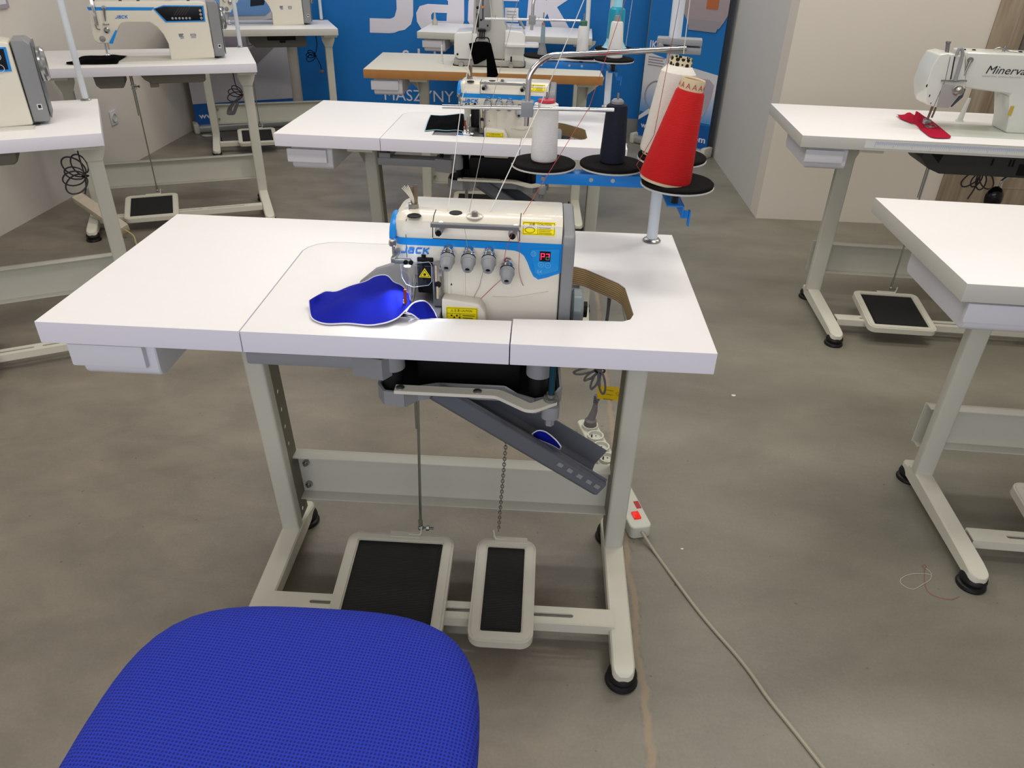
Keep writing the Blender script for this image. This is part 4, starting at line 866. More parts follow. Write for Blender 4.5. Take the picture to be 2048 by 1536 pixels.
    hw = MB().lathe([(.03, 0), (.052, .002), (.055, .006), (.053, .012), (.055, .018), (.049, .026), (.03, .027), (.001, .025)], (1.068, y0+.07, .965), (1, 0, 0), 40); hw.build('hand_wheel', mat('wheel_chrome', '#A5A7A8', .22, .8), t)
    q = MB().box(1.035, 1.05, y0+.0108, y0+.0122, .83, .848, .001).build('cover_sticker', plastic, gc); MB().box(1.038, 1.047, y0+.0102, y0+.0109, .835, .8455).build('sticker_icon', ink, q)
    for k in (.50, .62, .70, .93): MB().lathe([(.008, 0), (.007, .003), (.001, .004)], (k, y0+.05, zt)).build('oil_cap', black, t)
    # oil pan under the top
    xa = AY(.06, 280, 160, 'L2').x; xc = AY(.06, 413, 160, 'L2').x
    MB().prism([(xa, .738), (xc, .738), (xc-.003, .70), (xc-.015, .69), (xa+.05, .69), (xa+.02, .71)], 'xz', .055, .32, bev=.006).box(xa+.04, xa+.08, .06, .1, .672, .70, .004).build('oil_pan', mat('pan_brown', '#6D685C', .5), t)
    xa = AY(.06, 187, 160, 'L2').x; xc = AY(.06, 250, 160, 'L2').x
    MB().prism([(xa, .738), (xc, .738), (xc-.003, .69), (xc-.015, .675), (xa+.02, .675), (xa+.005, .69)], 'xz', .055, .2, bev=.006).build('catch_box', mat('catch_grey', '#6A665F', .45), t)
    return t
K2 = lockstitch('L2', 'complete cream lockstitch machine with blue stripe and dark window, over black fabric on the left')
K1 = copy_tree(K2, 'L1'); K1['label'] = 'cream machine head cut by the left photo edge, control panel with P button'
K1.matrix_world = FM('L1') @ Matrix.Translation(BASE[K2.name]+V(-.012, -.01, 0))
for c in list(K1.children):
    if c.name.startswith('window_rim'):
        for g in list(c.children):
            if g.name.startswith('visible_gears'): bpy.data.objects.remove(g)
        y = .1825; xb, zb = .955, .955
        b_ = MB()
        for x, z in ((.965, 1.0), (.965, .965), (.94, .982)): b_.tube([(x+.011*math.cos(a), y-.001, z+.011*math.sin(a)) for a in [2*PI*k/20 for k in range(20)]], .0009, 5, closed=True)
        for k in range(5): b_.box(.93+.009*k, .934+.009*k, y-.001, y, .937, .9385)
        b_.build('button_rings', inkw, c); text('P', (.961, y-.001, .995), X1, Z1, .010, inkw, c)
K3 = copy_tree(K2, 'L3'); K3['label'] = 'farthest lockstitch machine of the left row, dark box under its table'
K3.matrix_world = FM('L3') @ Matrix.Translation(BASE[K2.name]+V(-.012, .05, 0))
for c in list(K3.children):
    if c.name.split('.')[0] in ('oil_pan', 'catch_box'): bpy.data.objects.remove(c)
mo = MB().prism([(.62, .737), (1.0, .737), (1.0, .655), (.66, .655), (.62, .69)], 'xz', .05, .25, bev=.004).build('motor_box', mat('motor_grey', '#55554F', .5), K3)
MB().box(.74, .93, .046, .051, .70, .733, .004).box(.82, .86, .046, .051, .685, .705, .004).build('handle_recess', black, mo)
for fr, lab in (('L1', 'cable'),): pass
# Minerva machine on the ruler table
def minerva():
    y0 = .2; t = thing('lockstitch_machine', 'pale grey machine lettered Minerva, stitching red fabric on the right', 'sewing machine', 'R1', (.7, .3, .78))
    def P(v, u, y=y0): q = AY(y, v, u, 'R1'); return (q.x, q.z)
    pr = lambda pts, y=y0: [P(*p, y) for p in pts]
    def C(x, y): return (1800+x/8.258, 60+y/8.258)
    MB().box(.49, 1.02, .11, .33, .7785, .783, .001).build('bed_plate', mat('bed_pale', '#C5CABF', .3, .1), t)
    H = 1.058
    ol = pr([C(1080, 440), C(1060, 960), C(1600, 1030), C(1830, 1065), C(1810, 1100), C(1795, 1480)])+[P(2015.8, 256)]
    ol = ol[:-1]+[(ol[-1][0], .782), (1.03, .782), (1.03, H-.01), (1.01, H)]
    ol[0] = (ol[0][0], H)
    MB().prism(ol, 'xz', y0, y0+.13, bev=.01).build('body', bodyg, t, sharp=.5)
    fo = pr([C(640, 400), C(520, 600), C(410, 900), C(420, 1150), C(445, 1240), C(600, 1275), C(790, 1295), C(1060, 960), C(1060, 440), C(780, 375)])
    fb = MB().prism(fo, 'xz', y0-.01, y0+.12, bev=.006).build('face_housing', bodyg, t, sharp=.5)
    fp = pr([C(600, 1270), C(700, 890), C(1040, 930), C(960, 1080), C(790, 1290)], y0-.01)
    MB().prism(fp, 'xz', y0-.0125, y0-.009).build('steel_plate', mat('plate_bright', '#B9B5B5', .25, .6), fb)
    a = pr([C(830, 440), C(560, 1260)], y0-.0105); MB().tube([(a[0][0], y0-.0108, a[0][1]), (P(*C(730, 820))[0], y0-.0108, P(*C(730, 820))[1]), (a[1][0], y0-.0108, a[1][1])], .0008, 5).build('seam_line', ink, fb)
    a = pr([C(905, 440), C(835, 815)], y0-.011); MB().bar((a[0][0], y0-.011, a[0][1]), (a[1][0], y0-.011, a[1][1]), .003, .004, up=(0, 1, 0)).build('slot', black, fb)
    sh = [C(935, 420), C(950, 360), C(975, 315), C(1000, 305), C(1030, 330), C(1035, 400), C(985, 600), C(910, 840)]
    pts = pr(sh, y0-.02); MB().tube([(x, y0-.02, z) for x, z in pts], .0062, 8).build('take_up_guard', knobg, t)
    c = pr([C(840, 360), C(855, 215)]); MB().cyl((c[0][0], y0+.03, c[0][1]-.01), (c[1][0], y0+.03, c[1][1]-.004), .007).cyl((c[1][0], y0+.03, c[1][1]-.004), (c[1][0], y0+.03, c[1][1]+.002), .009).build('presser_screw', mat('screw_grey', '#77757A', .35, .4), t)
    c = P(*C(950, 1000), y0-.01); MB().lathe([(.016, 0), (.018, .006), (.014, .014), (.016, .017), (.008, .024), (.001, .024)], (c[0], y0-.012, c[1]), (0, -1, 0), 20).build('tension_dial', steel, t)
    pts = pr([C(850, 1270), C(1030, 1105), C(1080, 970), C(1050, 960), C(950, 1100), C(835, 1265)], y0); MB().prism(pts, 'xz', y0-.004, y0+.04).build('thread_lever', mat('lever_dark', '#4B4B50', .35, .3), t)
    c = P(*C(1155, 490)); e = P(*C(1040, 740)); MB().cyl((c[0], y0, c[1]), (c[0], y0-.01, c[1]), .009).tube([(c[0], y0-.008, c[1]), (e[0], y0-.008, e[1])], .006, 8, r2=.003).build('thread_guide', steel, t)
    a = pr([C(680, 840), C(900, 850), C(1000, 840), C(1100, 845)], y0-.015); MB().tube([(x, y0-.015, z) for x, z in a], .0035, 8).build('wire_guard', steel, t)
    for q, r_ in ((C(435, 920), .004), (C(480, 1085), .004), (C(500, 1210), .003)):
        c = P(*q, y0-.01); MB().sph((c[0]+.002, y0-.009, c[1]), r_, (.6, .6, 1.5)).build('screw_hole', black, fb)
    x = P(*C(545, 1300))[0]+.01
    MB().cyl((x, y0+.03, .875), (x-.006, y0+.03, .81), .0045).cyl((x+.014, y0+.03, .875), (x+.008, y0+.03, .82), .0035).build('needle_bar', mat('bar_brown', '#6F5F5A', .3, .7), t)
    MB().box(x-.018, x+.005, y0+.015, y0+.04, .797, .815, .002).box(x-.014, x+.012, y0-.012, y0+.02, .7885, .7925, .001).tube([(x-.004, y0+.01, .80), (x+.018, y0+.01, .80), (x+.018, y0-.012, .795), (x, y0-.012, .795)], .0014, 5).build('presser_foot', steel, t)
    a = P(*C(1395, 715)); b = P(*C(2035, 755))
    text('Minerva', (a[0], y0-.0012, a[1]), (1, 0, 0), (0, 0, 1), .028, ink, t, bold=0, shear=.25, width=.138)
    text('INDUSTRIAL SEWING MACHINE', (a[0]-.006, y0-.0012, a[1]-.012), (1, 0, 0), (0, 0, 1), .0055, inkg, t, width=.137)
    for k in (.58, .615, .78): MB().lathe([(.007, 0), (.006, .003), (.001, .004)], (k, y0+.06, H)).build('oil_cap', black, t)
    c = MB().tube(smooth([(.68, y0+.05, H+.006), (.70, y0+.05, H+.014), (.73, y0+.05, H+.004), (.76, y0+.04, H+.003)], 4), .0022, 6).cyl((.72, y0+.06, H), (.72, y0+.06, H+.02), .005).build('oil_wire', steel, t)
    a = P(2022, 212, y0-.001); MB().box(a[0]+.0, a[0]+.013, y0-.0012, y0+.001, a[1]-.035, a[1]+.0).build('caution_sticker', mat('sticker_ochre', '#B59B3C', .5), t)
    MB().cyl((.71, y0+.2, .78), (.72, y0+.2, .87), .011, .006).lathe([(.016, 0), (.014, .005), (.01, .006)], (.71, y0+.2, .78)).build('bobbin_post', bodyg, t)
    # black motor under the top
    m_ = MB().prism([(.45, .737), (1.0, .737), (1.0, .66), (.53, .66), (.49, .675), (.45, .715)], 'xz', .03, .24, bev=.004).build('motor_box', mat('motor_black', '#2E2E2C', .5), t)
    MB().prism([(.475, .7365), (.525, .7365), (.515, .70)], 'xz', .027, .032).box(.80, .86, .027, .032, .67, .71).build('motor_recess', black, m_)
    v = MB()
    for k in (.70, .762, .774): v.box(k, k+.005, .027, .031, .70, .725)
    v.build('motor_slot', black, m_)
    kl = [AY(.12, *p, 'R1') for p in ((2060, 330), (2030, 345), (2002, 362), (1999, 378))]
    MB().tube(arcs(kl, .02), .006, 10).build('knee_rod', chrome, t); MB().box(kl[1].x-.012, kl[1].x+.008, .105, .13, kl[1].z-.02, kl[1].z+.03, .002).build('knee_clamp', bodyg, t)
    e = kl[3]; MB().sph((e.x-.01, e.y, e.z-.035), .045, (.75, .6, 1), 20).build('knee_pad', mat('knee_black', '#0B0B10', .12), t)
    return t
KM = minerva()
# coverstitch machine on the orange-edged table
def coverstitch():
    t = thing('coverstitch_machine', 'white coverstitch machine with tall head on the orange edged table, black fabric under its foot', 'sewing machine', 'W', (.62, .28, .78))
    MB().prism(rrect(.435, .805, .19, .42, .03), 'xy', .781, .812, bev=.006).build('base_plate', mat('base_cast', '#A9A79E', .4), t)
    MB().prism(rrect(.43, .81, .185, .425, .03), 'xy', .7805, .784).build('base_gasket', black, t)
    MB().prism([(.44, .835), (.44, .925), (.452, .94), (.535, .946), (.535, .815), (.46, .815)], 'xz', .18, .40, bev=.008).box(.505, .56, .19, .4, .812, .935, .006).build('front_housing', bodyw, t)
    MB().prism([(.535, .815), (.535, .94), (.548, 1.30), (.672, 1.30), (.69, 1.0), (.71, .955), (.73, .815)], 'xz', .21, .40, bev=.01).build('tower', mat('tower_grey', '#B9B8B3', .35), t)
    MB().box(.552, .625, .19, .212, .955, 1.30, .003).build('head_plate', mat('head_grey', '#8F9092', .35, .3), t)
    MB().box(.585, .589, .187, .19, 1.0, 1.3).box(.555, .567, .187, .19, .965, 1.03, .001).sph((.561, .188, 1.055), .007).sph((.578, .188, 1.0), .005).sph((.612, .188, .975), .004).build('head_slot', black, t)
    MB().lathe([(.006, 0), (.005, .004), (.001, .004)], (.5865, .187, 1.058), (0, -1, 0)).build('orange_knob', mat('knob_orange', '#E07A20', .4), t)
    MB().prism([(.70, .80), (.80, .80), (.805, .93), (.79, .95), (.70, .955)], 'xz', .20, .40, bev=.008).build('side_housing', bodyw, t)
    MB().prism(rrect(.70, .875, .14, .26, .02), 'xy', .884, .898, bev=.003).build('tray', bodyw, t); MB().prism([(.705, .8985), (.755, .8985), (.73, .8988)], 'xz', .15, .2).build('tray_mark', inkb, t) if False else None
    n = MB()
    for x in (.572, .583, .594): n.cyl((x, .2, .955), (x, .2, .91), .003)
    n.box(.562, .602, .19, .215, .945, .965, .002).box(.556, .615, .18, .2, .885, .90, .002).box(.565, .6, .17, .19, .875, .886, .001); n.build('needle_group', dark, t)
    g = MB().tube(arcs([(.553, .16, .878), (.553, .16, .908), (.558, .16, .922), (.615, .16, .922), (.622, .16, .91), (.622, .16, .878)], .008), .003, 6).tube(arcs([(.549, .165, .875), (.549, .165, .9), (.575, .165, .9)], .006), .0018, 6); g.build('wire_guard', black, t)
    MB().box(.565, .61, .165, .19, .868, .876, .001).tube([(.60, .16, .875), (.614, .155, .865)], .004, 6).build('presser_foot', chrome, t)
    MB().cyl((.475, .178, .79), (.475, .19, .79), .012).cyl((.735, .178, .79), (.735, .19, .79), .012).box(.463, .487, .18, .19, .782, .80, .002).build('hinge', steel, t)
    MB().cyl((.735, .18, .81), (.735, .18, .835), .004).cyl((.458, .179, .838), (.458, .176, .838), .005).build('lever', black, t)
    nt_ = MB().box(.695, .765, .30, .303, .985, 1.05, .002).build('threading_card', plastic, t)
    MB().tube([(.74, .31, 1.04), (.765, .33, 1.0), (.80, .34, .95)], .006, 8).build('belt_guard', mat('guard_grey', '#9A958C', .5), t)
    s_ = MB()
    for k in range(3): s_.box(.705, .755, .2993, .2999, 1.03-.014*k, 1.035-.014*k)
    s_.build('card_print', inkg, nt_)
    return t
KW = coverstitch()
# spool posts standing on the two far tables
p = AZ(.78, 884, 127, 'W'); o = MB().lathe([(.009, 0), (.009, .004), (.0065, .006), (.005, .05), (.0035, .088), (.001, .09)], p).build('spool_post', bodyg, None, 'W', p); tag(o, 'thin pale spool post on the orange edged table, left of its machine', 'spool post')
p = AZ(.78, 870, 50, 'FAR'); o = MB().lathe([(.02, 0), (.02, .022), (.016, .03), (.009, .045), (.006, .08), (.001, .088)], p).build('spool_post', mat('post_grey', '#AFAEA0', .5), None, 'FAR', p); tag(o, 'grey bottle-shaped post on the farthest small table', 'spool post')
p = AZ(.78, 1179, 220, 'T2'); o = MB().lathe([(.007, 0), (.007, .006), (.004, .008), (.001, .008)], p).build('table_plug', plastic, None, 'T2', p); tag(o, 'tiny white knob on the second overlock table behind the guide bar', 'knob')
# ------------------------------------------------------------------ fabrics
def cloth(name, label, fr, up, lo, ma, zu=.79, zl=.7825, amp=.004, edgeb=None, bump=.012, ends=True, plane=None, nu=40, nv=14, cat='fabric', k=3):
    f = (lambda v, u, z: AZ(z, v, u, fr)) if plane is None else (lambda v, u, z: AY(plane, v, u, fr))
    def res(pts, z, n):
        P_ = [f(*p[:2], z if len(p) < 3 else p[2]) for p in pts]; P_ = smooth(P_, 8); L_ = [0]
        for a, b in zip(P_, P_[1:]): L_.append(L_[-1]+(b-a).length)
        out = []; j = 0
        for i in range(n+1):
            s = L_[-1]*i/n
            while j < len(L_)-2 and L_[j+1] < s: j += 1
            t = (s-L_[j])/max(L_[j+1]-L_[j], 1e-9); out.append(P_[j].lerp(P_[j+1], t))
        return out
    U = res(up, zu, nu); Lo = res(lo, zl, nu); rows = []
    for j in range(nv+1):
        t = j/nv; r = []
        for i in range(nu+1):
            p = U[i].lerp(Lo[i], t); h = math.sin(PI*t)*math.sin(PI*min(1, .08+i/nu*.96))*bump + amp*math.sin(i*.42+t*k)*math.sin(PI*t)*.7+amp*.7*math.sin(t*9+i*.08)*math.sin(PI*t)*min(1, i/nu*2)
            if plane is None: p = p+V(0, 0, abs(h))
            else: p = p+V(0, -h, 0)
            r.append(p)
        rows.append(r)
    o = MB().grid(rows, th=0); b0 = rows[nv//2][nu//2].copy(); b0.z = .7812 if plane is None else b0.z
    o = o.build(name, ma, None, fr, b0, sharp=9); tag(o, label, cat)
    if edgeb is not None:
        loop = rows[0]+[r[-1] for r in rows[1:]]+list(reversed(rows[-1]))[1:]+[r[0] for r in reversed(rows[1:-1])]
        MB().tube(loop, .0013, 6, closed=True).build('edging', edgeb, o)
    return o
cl = cloth('fabric_piece', 'royal blue fabric with white overlocked edge, fed into the nearest machine', 'M',
      [(618, 602, .79), (631, 594, .80), (650, 583, .797), (672, 583, .792), (700, 572, .795), (731, 563, .80), (747, 554, .803), (763, 550, .808), (776, 552, .81), (787, 564, .805), (803, 571, .80), (813, 583, .795), (818, 597, .79)],
      [(620, 618, .783), (622, 633, .784), (632, 642, .783), (655, 648, .783), (695, 647, .783), (737, 650.5, .784), (760, 648, .786), (777, 644, .788), (795, 636, .79), (808, 624, .80), (820, 612, .80), (824, 606, .795)], clothb, edgeb=piping, bump=.010, amp=.008)
cl2 = cloth('fabric_piece', 'small folded flap of the royal blue fabric hanging at the machine front', 'M',
      [(812, 624, .80), (822, 610, .805), (834, 603, .81), (848, 602, .81), (858, 608, .80), (866, 619, .79), (872, 630, .782), (875, 641, .775)],
      [(840, 641, .777), (845, 641, .777), (850, 641, .777), (855, 641.5, .776), (860, 641.5, .776), (865, 641.5, .775), (870, 642, .775), (875, 642, .775)], clothb, edgeb=piping, bump=.003, amp=.003)
C4 = lambda x, y: (840+x/5.689, 150+y/5.689)
cloth('fabric_piece', 'black rectangular fabric with pale blue edging, at the second overlock machine', 'T2',
      [C4(120, 455), C4(250, 462), C4(380, 450), C4(460, 440), C4(500, 445)], [C4(55, 635), C4(180, 625), C4(300, 632), C4(420, 628), C4(520, 650)], clothk, zu=.784, zl=.783, edgeb=piplb, bump=.006, amp=.003)
cloth('fabric_piece', 'black fabric folded beneath the needle of the complete left machine', 'L2',
      [(133, 124.5), (150, 122), (162, 113, .79), (180, 111, .80), (205, 111, .80), (225, 109, .80), (240, 110.5, .79), (256, 111.5)], [(133, 128), (150, 128.5), (170, 128), (190, 128), (210, 127.5), (225, 127), (235, 126.5), (238, 122)], clothk, zl=.784, zu=.785, bump=.008, amp=.004)
cloth('fabric_piece', 'red folded fabric strip lying under the foot of the Minerva machine', 'R1',
      [(1793, 229), (1808, 229), (1818, 224, .80), (1829, 230, .79), (1833, 222, .815), (1848, 232, .80), (1862, 240, .79), (1880, 254), (1902, 272)], [(1800, 237), (1812, 242), (1822, 246), (1832, 250), (1840, 258), (1850, 266), (1860, 273), (1875, 276), (1901, 276)], clothr, zl=.784, zu=.787, bump=.004, amp=.002)
C5 = lambda x, y: (900+x/10.24, y/10.24)
cloth('fabric_piece', 'black fabric piece hanging from the foot of the coverstitch machine', 'W',
      [C5(385, 890), C5(480, 870), C5(600, 855), C5(720, 860), C5(830, 880)], [C5(490, 1320), C5(560, 1310), C5(650, 1260), C5(740, 1210), C5(760, 1100)], clothk, plane=.15, bump=.01, amp=.003, nu=16, nv=10)
cloth('fabric_piece', 'long black fabric tail hanging over the orange table edge', 'W',
      [C5(740, 880), C5(780, 880), C5(820, 880), C5(840, 890)], [C5(760, 1600), C5(850, 1640), C5(920, 1590), C5(990, 1540)], clothk, plane=-.01, bump=.006, amp=.002, nu=12, nv=16)
# scrap inside the chute
cloth('fabric_scrap', 'curled royal blue offcut with white edge lying in the open chute', 'M',
      [(1064, 868, .52), (1076, 861, .53), (1092, 864, .53), (1112, 880, .525), (1122, 893, .51)], [(1066, 874, .50), (1080, 880, .50), (1095, 886, .495), (1108, 892, .49), (1120, 899, .485)], clothb, edgeb=piping, bump=.006, amp=.002, nu=12, nv=6)
# paper ruler on the R1 edge
rl_ = thing('ruler_strip', 'pale paper ruler strip with blue marks glued along the right table edge', 'ruler', 'R1', (.6, -.0005, .76))
a = AY(0, 1730, 288, 'R1').x; b = 1.18
MB().box(a, b, -.0008, -.0002, .747, .7725).build('paper', mat('ruler_paper', '#D8D9D6', .5), rl_)
mk = MB(); x = a+.035; i = 0
while x < b-.01:
    L_ = .020 if i % 20 == 0 else .013 if i % 2 == 0 else .009
    mk.box(x, x+.0009, -.0013, -.0008, .7715-L_, .7715); x += .0033; i += 1
mk.build('printed_marks', mat('ruler_blue', '#7E9CC6', .5), rl_)
# ------------------------------------------------------------------ chair in the foreground
ch = thing('office_chair', 'bright blue mesh seat of a chair in the foreground, pushed toward the nearest table', 'chair', None, (.57, -.62, 0))
nU, nV = 48, 36; rows = []
Lf = lambda y: .305+.012*max(0, (y+.36)/-.6)
def seat_out(a):
    c, s_ = math.cos(a), math.sin(a); n_ = 4.1; k = (abs(c)**n_+abs(s_)**n_)**(-1/n_)
    y = -.60+.262*k*s_; x = .572+.262*k*c
    if y > -.55: x = .572+(x-.572)*(1-.02*(y+.55)/.2)
    y += -.012*((x-.572)/.26)**2 if s_ > 0 else 0
    return x, y
rings = []
for r_, z in ((1.0, .452), (1.012, .462), (1.0, .474), (.975, .484), (.93, .491), (.85, .496), (.7, .499), (.5, .500), (.25, .4985), (.02, .498)):
    rings.append([V(.572+(seat_out(2*PI*k/72)[0]-.572)*r_, -.60+(seat_out(2*PI*k/72)[1]+.60)*r_, z-.0+.0) for k in range(72)])
sb = MB().rings([[V(p.x, p.y, .44) for p in rings[0]]]+rings); seat = sb.build('seat', mesh_mat(), ch, sharp=9)
MB().prism(rrect(.40, .74, -.78, -.44, .05), 'xy', .415, .441, bev=.006).build('seat_base', black, ch)
MB().cyl((.572, -.61, .10), (.572, -.61, .26), .026).cyl((.572, -.61, .26), (.572, -.61, .42), .015).build('gas_column', dark, ch)
for k in range(5):
    a = PI/2+2*PI*k/5+.3; d_ = V(math.cos(a), math.sin(a), 0); p = V(.572, -.61, 0); e = p+d_*.27
    MB().bar(p+V(0, 0, .11), e+V(0, 0, .075), .035, .03, .006).build('base_leg', black, ch)
    w_ = d_.cross(V(0, 0, 1)); q = e+V(0, 0, .026)
    MB().cyl(q-w_*.024, q-w_*.006, .025, n=18).cyl(q+w_*.006, q+w_*.024, .025, n=18).cyl(e+V(0, 0, .03), e+V(0, 0, .07), .006, n=8).bar(q-w_*.008, q+w_*.008, .02, .03).build('caster', rubber, ch)
# ------------------------------------------------------------------ power strip on the floor, plug, cord
A_ = AZ(.025, 1170, 845); B_ = AZ(.025, 1283, 1063); dd = (B_-A_).normalized(); ang = math.atan2(dd.y, dd.x); L_ = (B_-A_).length
fr = (A_.x, A_.y, ang)
ps = thing('power_strip', 'white power strip with red switch on the floor behind the nearest right table leg', 'power strip', fr, (L_/2, 0, 0))
MB().prism(rrect(0, L_, -.030, .030, .015), 'xy', 0, .04, bev=.006).build('housing', stripw, ps)
for i in range(6):
    x = .05+.058*i; r0 = MB().lathe([(.0255, .0), (.0255, .012), (.021, .012), (.0195, .0015), (.001, .0015)], (x, 0, .0395)).build('outlet', stripw, ps)
    MB().lathe([(.0026, 0), (.001, .0003)], (x-.008, .004, .0413)).lathe([(.0026, 0), (.001, .0003)], (x+.008, -.004, .0413)).cyl((x-.004, -.011, .041), (x-.004, -.011, .050), .0022).build('outlet_hole', ink, r0)
MB().box(L_-.06, L_-.032, -.010, .010, .0395, .045, .002).build('switch', redsw, ps); MB().box(.42, .45, .012, .026, .0398, .0408).build('red_mark', inkr, ps)
# the grey plug with hanging cable and tag
pl = AZ(.07, 1190, 850); st_ = V(A_.x, A_.y, 0)+dd*.05
g = thing('mains_plug', 'grey mains plug in the white power strip, its cable tagged with a yellow label', 'plug', 'M', (st_.x, st_.y, .055))
MB().lathe([(.019, -.008), (.02, .0), (.019, .012), (.012, .018), (.001, .018)], st_+V(0, 0, .056)).build('plug_body', mat('plug_grey', '#6B6668', .45), g)
neck = [st_+V(0, 0, .068), st_+V(.01, .01, .10), st_+V(.012, .014, .125)]
MB().tube(neck, .014, 10, r2=.007).build('plug_grip', MATS['plug_grey'], g)
q = st_+V(.012, .014, .125); sr = MB()
for k in range(5): sr.lathe([(.005, 0), (.0085, .001), (.0085, .0035), (.005, .0045)], q+V(0, 0, .0065*k))
sr.build('strain_relief', MATS['plug_grey'], g)
yb_ = q.y; up_ = [q+V(0, 0, .03), AY(yb_-.07, 1197, 800), AY(yb_-.17, 1199, 770), AY(.44, 1201, 742), V(AY(.44, 1205, 735).x, .43, .736)]
MB().tube(smooth(up_, 6), .0038, 8).build('cord', cable, g)
a = AY(yb_-.16, 1194, 770); b = AY(yb_-.16, 1247, 776); c_ = AY(yb_-.16, 1243, 803); d_ = AY(yb_-.16, 1195, 797)
lb = MB().grid([[a, b], [d_, c_]]).build('cable_tag', mat('tag_yellow', '#D8B400', .5), g)
xd = (d_-c_).normalized()*1; ud = (d_-a).normalized(); o_ = c_+(a-c_)*.0+V(0, -.001, 0)
text('CAUTION', c_+(d_-c_)*.38+(b-c_)*.1+V(0, -.0015, 0), (d_-c_), (b-c_)*-1, .005, ink, lb, width=.026)
text('1 Phase', c_+(d_-c_)*.38+(b-c_)*.45+V(0, -.0015, 0), (d_-c_), (b-c_)*-1, .004, ink, lb, width=.02)
text('220Vac±10%', c_+(d_-c_)*.38+(b-c_)*.75+V(0, -.0015, 0), (d_-c_), (b-c_)*-1, .004, ink, lb, width=.028)
tc_ = c_+(d_-c_)*.2+(b-c_)*.5+V(0, -.001, 0); MB().tube([tc_+V(-.006, 0, .005), tc_+V(.006, 0, .005), tc_+V(0, 0, -.006)], .0005, 4, closed=True).build('tag_triangle', ink, lb)
def bundle(name, label, fr, c, r, n, ma, axis=(0, 1, 0), wire=.003, drop=None, tail=None, squash=.5, tilt=0, cat='cable'):
    c = Vector(c); t = thing(name, label, cat, fr, c); a = Vector(axis).normalized(); u = V(0, 0, 1); w = a.cross(u).normalized(); mb = MB(); rnd = random.Random(len(label))
    pts = []
    for i in range(n):
        th = tilt+(i-(n-1)/2)*.5; rr = r*(1-.12*(i % 3)); du = u*math.cos(th)+w*math.sin(th); dw = w*math.cos(th)-u*math.sin(th)
        for k in range(16): q = 2*PI*k/16; pts.append(c+du*rr*(math.cos(q)-1)*.9+dw*rr*squash*math.sin(q)+a*(.006*(i-n/2)+rnd.uniform(-.002, .002)))
    mb.tube(smooth(pts, 3), wire, 6); mb.build('loops', ma, t)
    MB().tube([c+a*.012*math.cos(q)+w*.012*math.sin(q)+V(0, 0, -.004) for q in [2*PI*k/12 for k in range(12)]], .0025, 6, closed=True).build('tie', black, t)
    if drop is not None: MB().tube(smooth([c]+[Vector(p) for p in drop], 5), wire, 6).build('lead', ma, t)
    if tail is not None: MB().tube(smooth([c]+[Vector(p) for p in tail], 5), wire, 6).build('tail', ma, t)
    return t
c = AY(.44, 1200, 738); bundle('cable_bundle', 'grey cable loops hanging under the nearest table beside the yellow tag', 'M', c, .036, 4, cable, squash=.22, tilt=.55, drop=[c+V(.005, 0, .12), V(c.x, .44, .736)])
# floor cord
pts = [B_+V(0, 0, 0)]+[AZ(.004, *p) for p in ((1310, 1105), (1350, 1160), (1395, 1220), (1430, 1262), (1468, 1305), (1500, 1345), (1535, 1395), (1575, 1445), (1615, 1495), (1665, 1560), (1720, 1640))]
o = MB().tube(smooth(pts, 5), .0042, 8).build('cord', cablew, None, None, pts[3]); o.parent = ps; o.matrix_parent_inverse = (FM(fr) @ Matrix.Translation(BASE[ps.name])).inverted(); o['label'] = 'long beige cord running across the floor'
# left power strip hanging behind the nearest left table leg
A2 = AZ(.16, 155, 395); B2 = AZ(.05, 250, 460); d2 = (B2-A2)
M2 = thing('power_strip', 'old yellowed power strip hanging slanted behind the nearest left table leg', 'power strip', None, (A2+B2)/2)
MB().bar(A2, B2, .055, .045, .006, up=(.2, -.5, 1)).build('housing', stripo, M2)
MB().tube(smooth([B2, B2+d2.normalized()*.06, AZ(.01, 275, 492), AZ(.005, 300, 520)], 6), .004, 8).build('cord', mat('cord_yellow', '#B9A878', .5), M2)
c = AY(.42, 170, 350, 'L1'); c = V(c.x, .42, c.z)
bt = bundle('cable_bundle', 'dark tied cable loops hanging at the right leg of the nearest left table', 'L1', c, .05, 5, mat('cable_dark', '#3A3739', .5), squash=.6, tilt=1.9, drop=[AY(.42, 160, 320, 'L1'), AY(.42, 154, 296, 'L1')+V(0, 0, .03)], tail=[AY(.42, 172, 372, 'L1'), AY(.42, 170, 388, 'L1')])
cd = MATS['cable_dark']
c = AY(.33, 484, 188, 'L2'); bundle('cable_bundle', 'dark tied cable with long grey tail under the middle left table', 'L2', c, .045, 3, cd, squash=.5, tilt=1.8, drop=[AY(.33, 472, 172, 'L2'), AY(.33, 466, 149, 'L2')+V(0, 0, .03)])
t_ = bpy.data.objects['cable_bundle.002']; q = MB()
for k in range(4): q.tube(smooth([c, AY(.33, 474+k, 198, 'L2'), AY(.33, 458+2*k, 214, 'L2'), AY(.33, 455+3*k, 228, 'L2'), AY(.33, 464+2*k, 226, 'L2'), AY(.33, 474+k, 205, 'L2')], 4), .0035, 6)
q.build('long_loop', cable, t_)
c = AY(.35, 630, 110, 'L3'); bundle('cable_bundle', 'black tied cable with plug dangling below the farthest left table', 'L3', c, .04, 3, black, squash=.5, tilt=1.57, drop=[AY(.35, 634, 90, 'L3'), AY(.35, 631, 72, 'L3')+V(0, 0, .02)], tail=[AY(.35, 640, 128, 'L3'), AY(.35, 644, 142, 'L3')])
c = AY(.35, 644, 143, 'L3'); MB().sph(c, .018, (1, 1, .8)).build('plug_end', MATS['plug_grey'], bpy.data.objects['cable_bundle.003'])
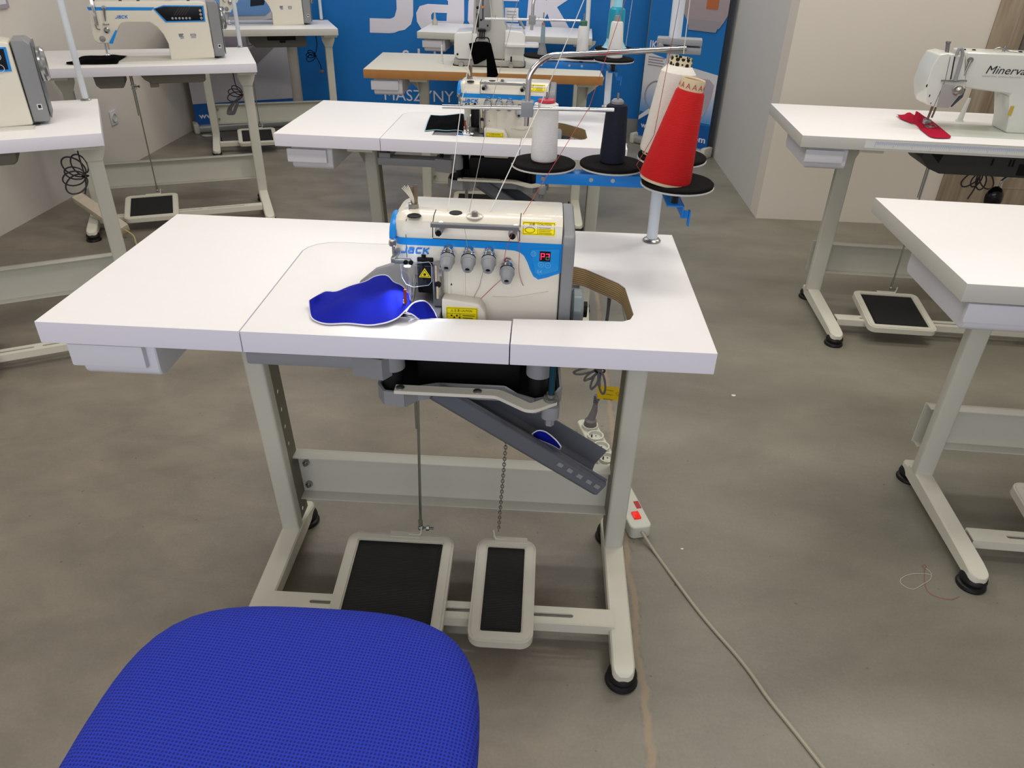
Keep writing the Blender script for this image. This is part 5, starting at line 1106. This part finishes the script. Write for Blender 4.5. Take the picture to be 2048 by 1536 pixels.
c = AY(.35, 1962, 345, 'R1'); bundle('cable_bundle', 'dark cable loops hanging below the black motor of the Minerva machine', 'R1', c, .045, 4, cd, squash=.5, drop=[c+V(0, 0, .05)], tail=[AY(.35, 1950, 375, 'R1'), AY(.35, 1935, 398, 'R1')])
# threads and specks on the floor
F_ = lambda x, y: AZ(.0015, 1728+x/3.2, 780+y/3.2)
thread('white thread loop lying on the floor beside the right table foot', [F_(*p) for p in ((425, 1180), (380, 1175), (300, 1178), (240, 1205), (240, 1240), (310, 1275), (380, 1240), (425, 1210), (428, 1170), (395, 1140))], thw, .0005, sm=True)
thread('red thread curled on the floor beside the right table foot', [F_(*p) for p in ((385, 1140), (372, 1125), (390, 1118), (400, 1135), (388, 1150), (388, 1230), (410, 1290), (470, 1325), (560, 1340), (610, 1322))], thr, .0005, sm=True)
for (u, v), s_, lab in (((1467, 791), .006, 'small white paper dot on the floor right of the nearest table'), ((1364, 1098), .003, 'tiny white speck on the floor beside the beige cord'), ((1120, 1195), .0, '')):
    if s_:
        p = AZ(0, u, v); o = MB().prism([(p.x+s_*1.3*math.cos(a), p.y+s_*math.sin(a)*(1+.2*math.sin(3*a))) for a in [2*PI*k/12 for k in range(12)]], 'xy', .0005, .0012).build('paper_scrap', thw, None, None, (p.x, p.y, 0)); tag(o, lab, 'scrap')
p = AZ(0, 415, 273); o = MB().sph(p+V(0, 0, .006), .03, (1.4, .7, .3)).build('paper_scrap', plastic, None, None, (p.x, p.y, 0)); tag(o, 'white scrap lying on the floor in front of the left roll-up banner', 'scrap')
l = bpy.data.lights.new('needle_lamp', 'SPOT'); l.energy = .6; l.color = (.75, .85, 1); l.spot_size = 2.0; l.spot_blend = .6; l.shadow_soft_size = .006
o = bpy.data.objects.new('needle_lamp', l); col.objects.link(o); o.location = (.648, .108, .862); o.rotation_euler = (-.25, .1, 0)
# ------------------------------------------------------------------ light
def area(x, y, z, sx, sy, e, c=(1, .96, .9), rot=(0, 0, 0)):
    l = bpy.data.lights.new('room_light', 'AREA'); l.shape = 'RECTANGLE'; l.size = sx; l.size_y = sy; l.energy = e; l.color = c
    o = bpy.data.objects.new('room_light', l); col.objects.link(o); o.location = (x, y, z); o.rotation_euler = rot
for x, y, e in ((-.6, .3, 34), (1.6, .4, 34), (.4, 2.4, 34), (2.6, 1.6, 30), (-.6, 4.0, 30), (1.3, 4.2, 26), (3.4, 2.4, 16)):
    area(x, y, 2.93, 1.3, .35, e*.6)
area(.6, -2.9, 1.9, 3.6, 1.8, 50, (.93, .93, 1), (PI/2, 0, 0))  # unseen window-like cool light behind the camera, brightens the table fronts
wd = bpy.data.worlds.new('world'); bpy.context.scene.world = wd; wd.use_nodes = True
wd.node_tree.nodes['Background'].inputs[0].default_value = (.9, .93, 1, 1); wd.node_tree.nodes['Background'].inputs[1].default_value = .45
sc = bpy.context.scene; sc.view_settings.view_transform = 'Standard'; sc.view_settings.look = 'None'; sc.view_settings.exposure = 0; sc.cycles.max_bounces = 8
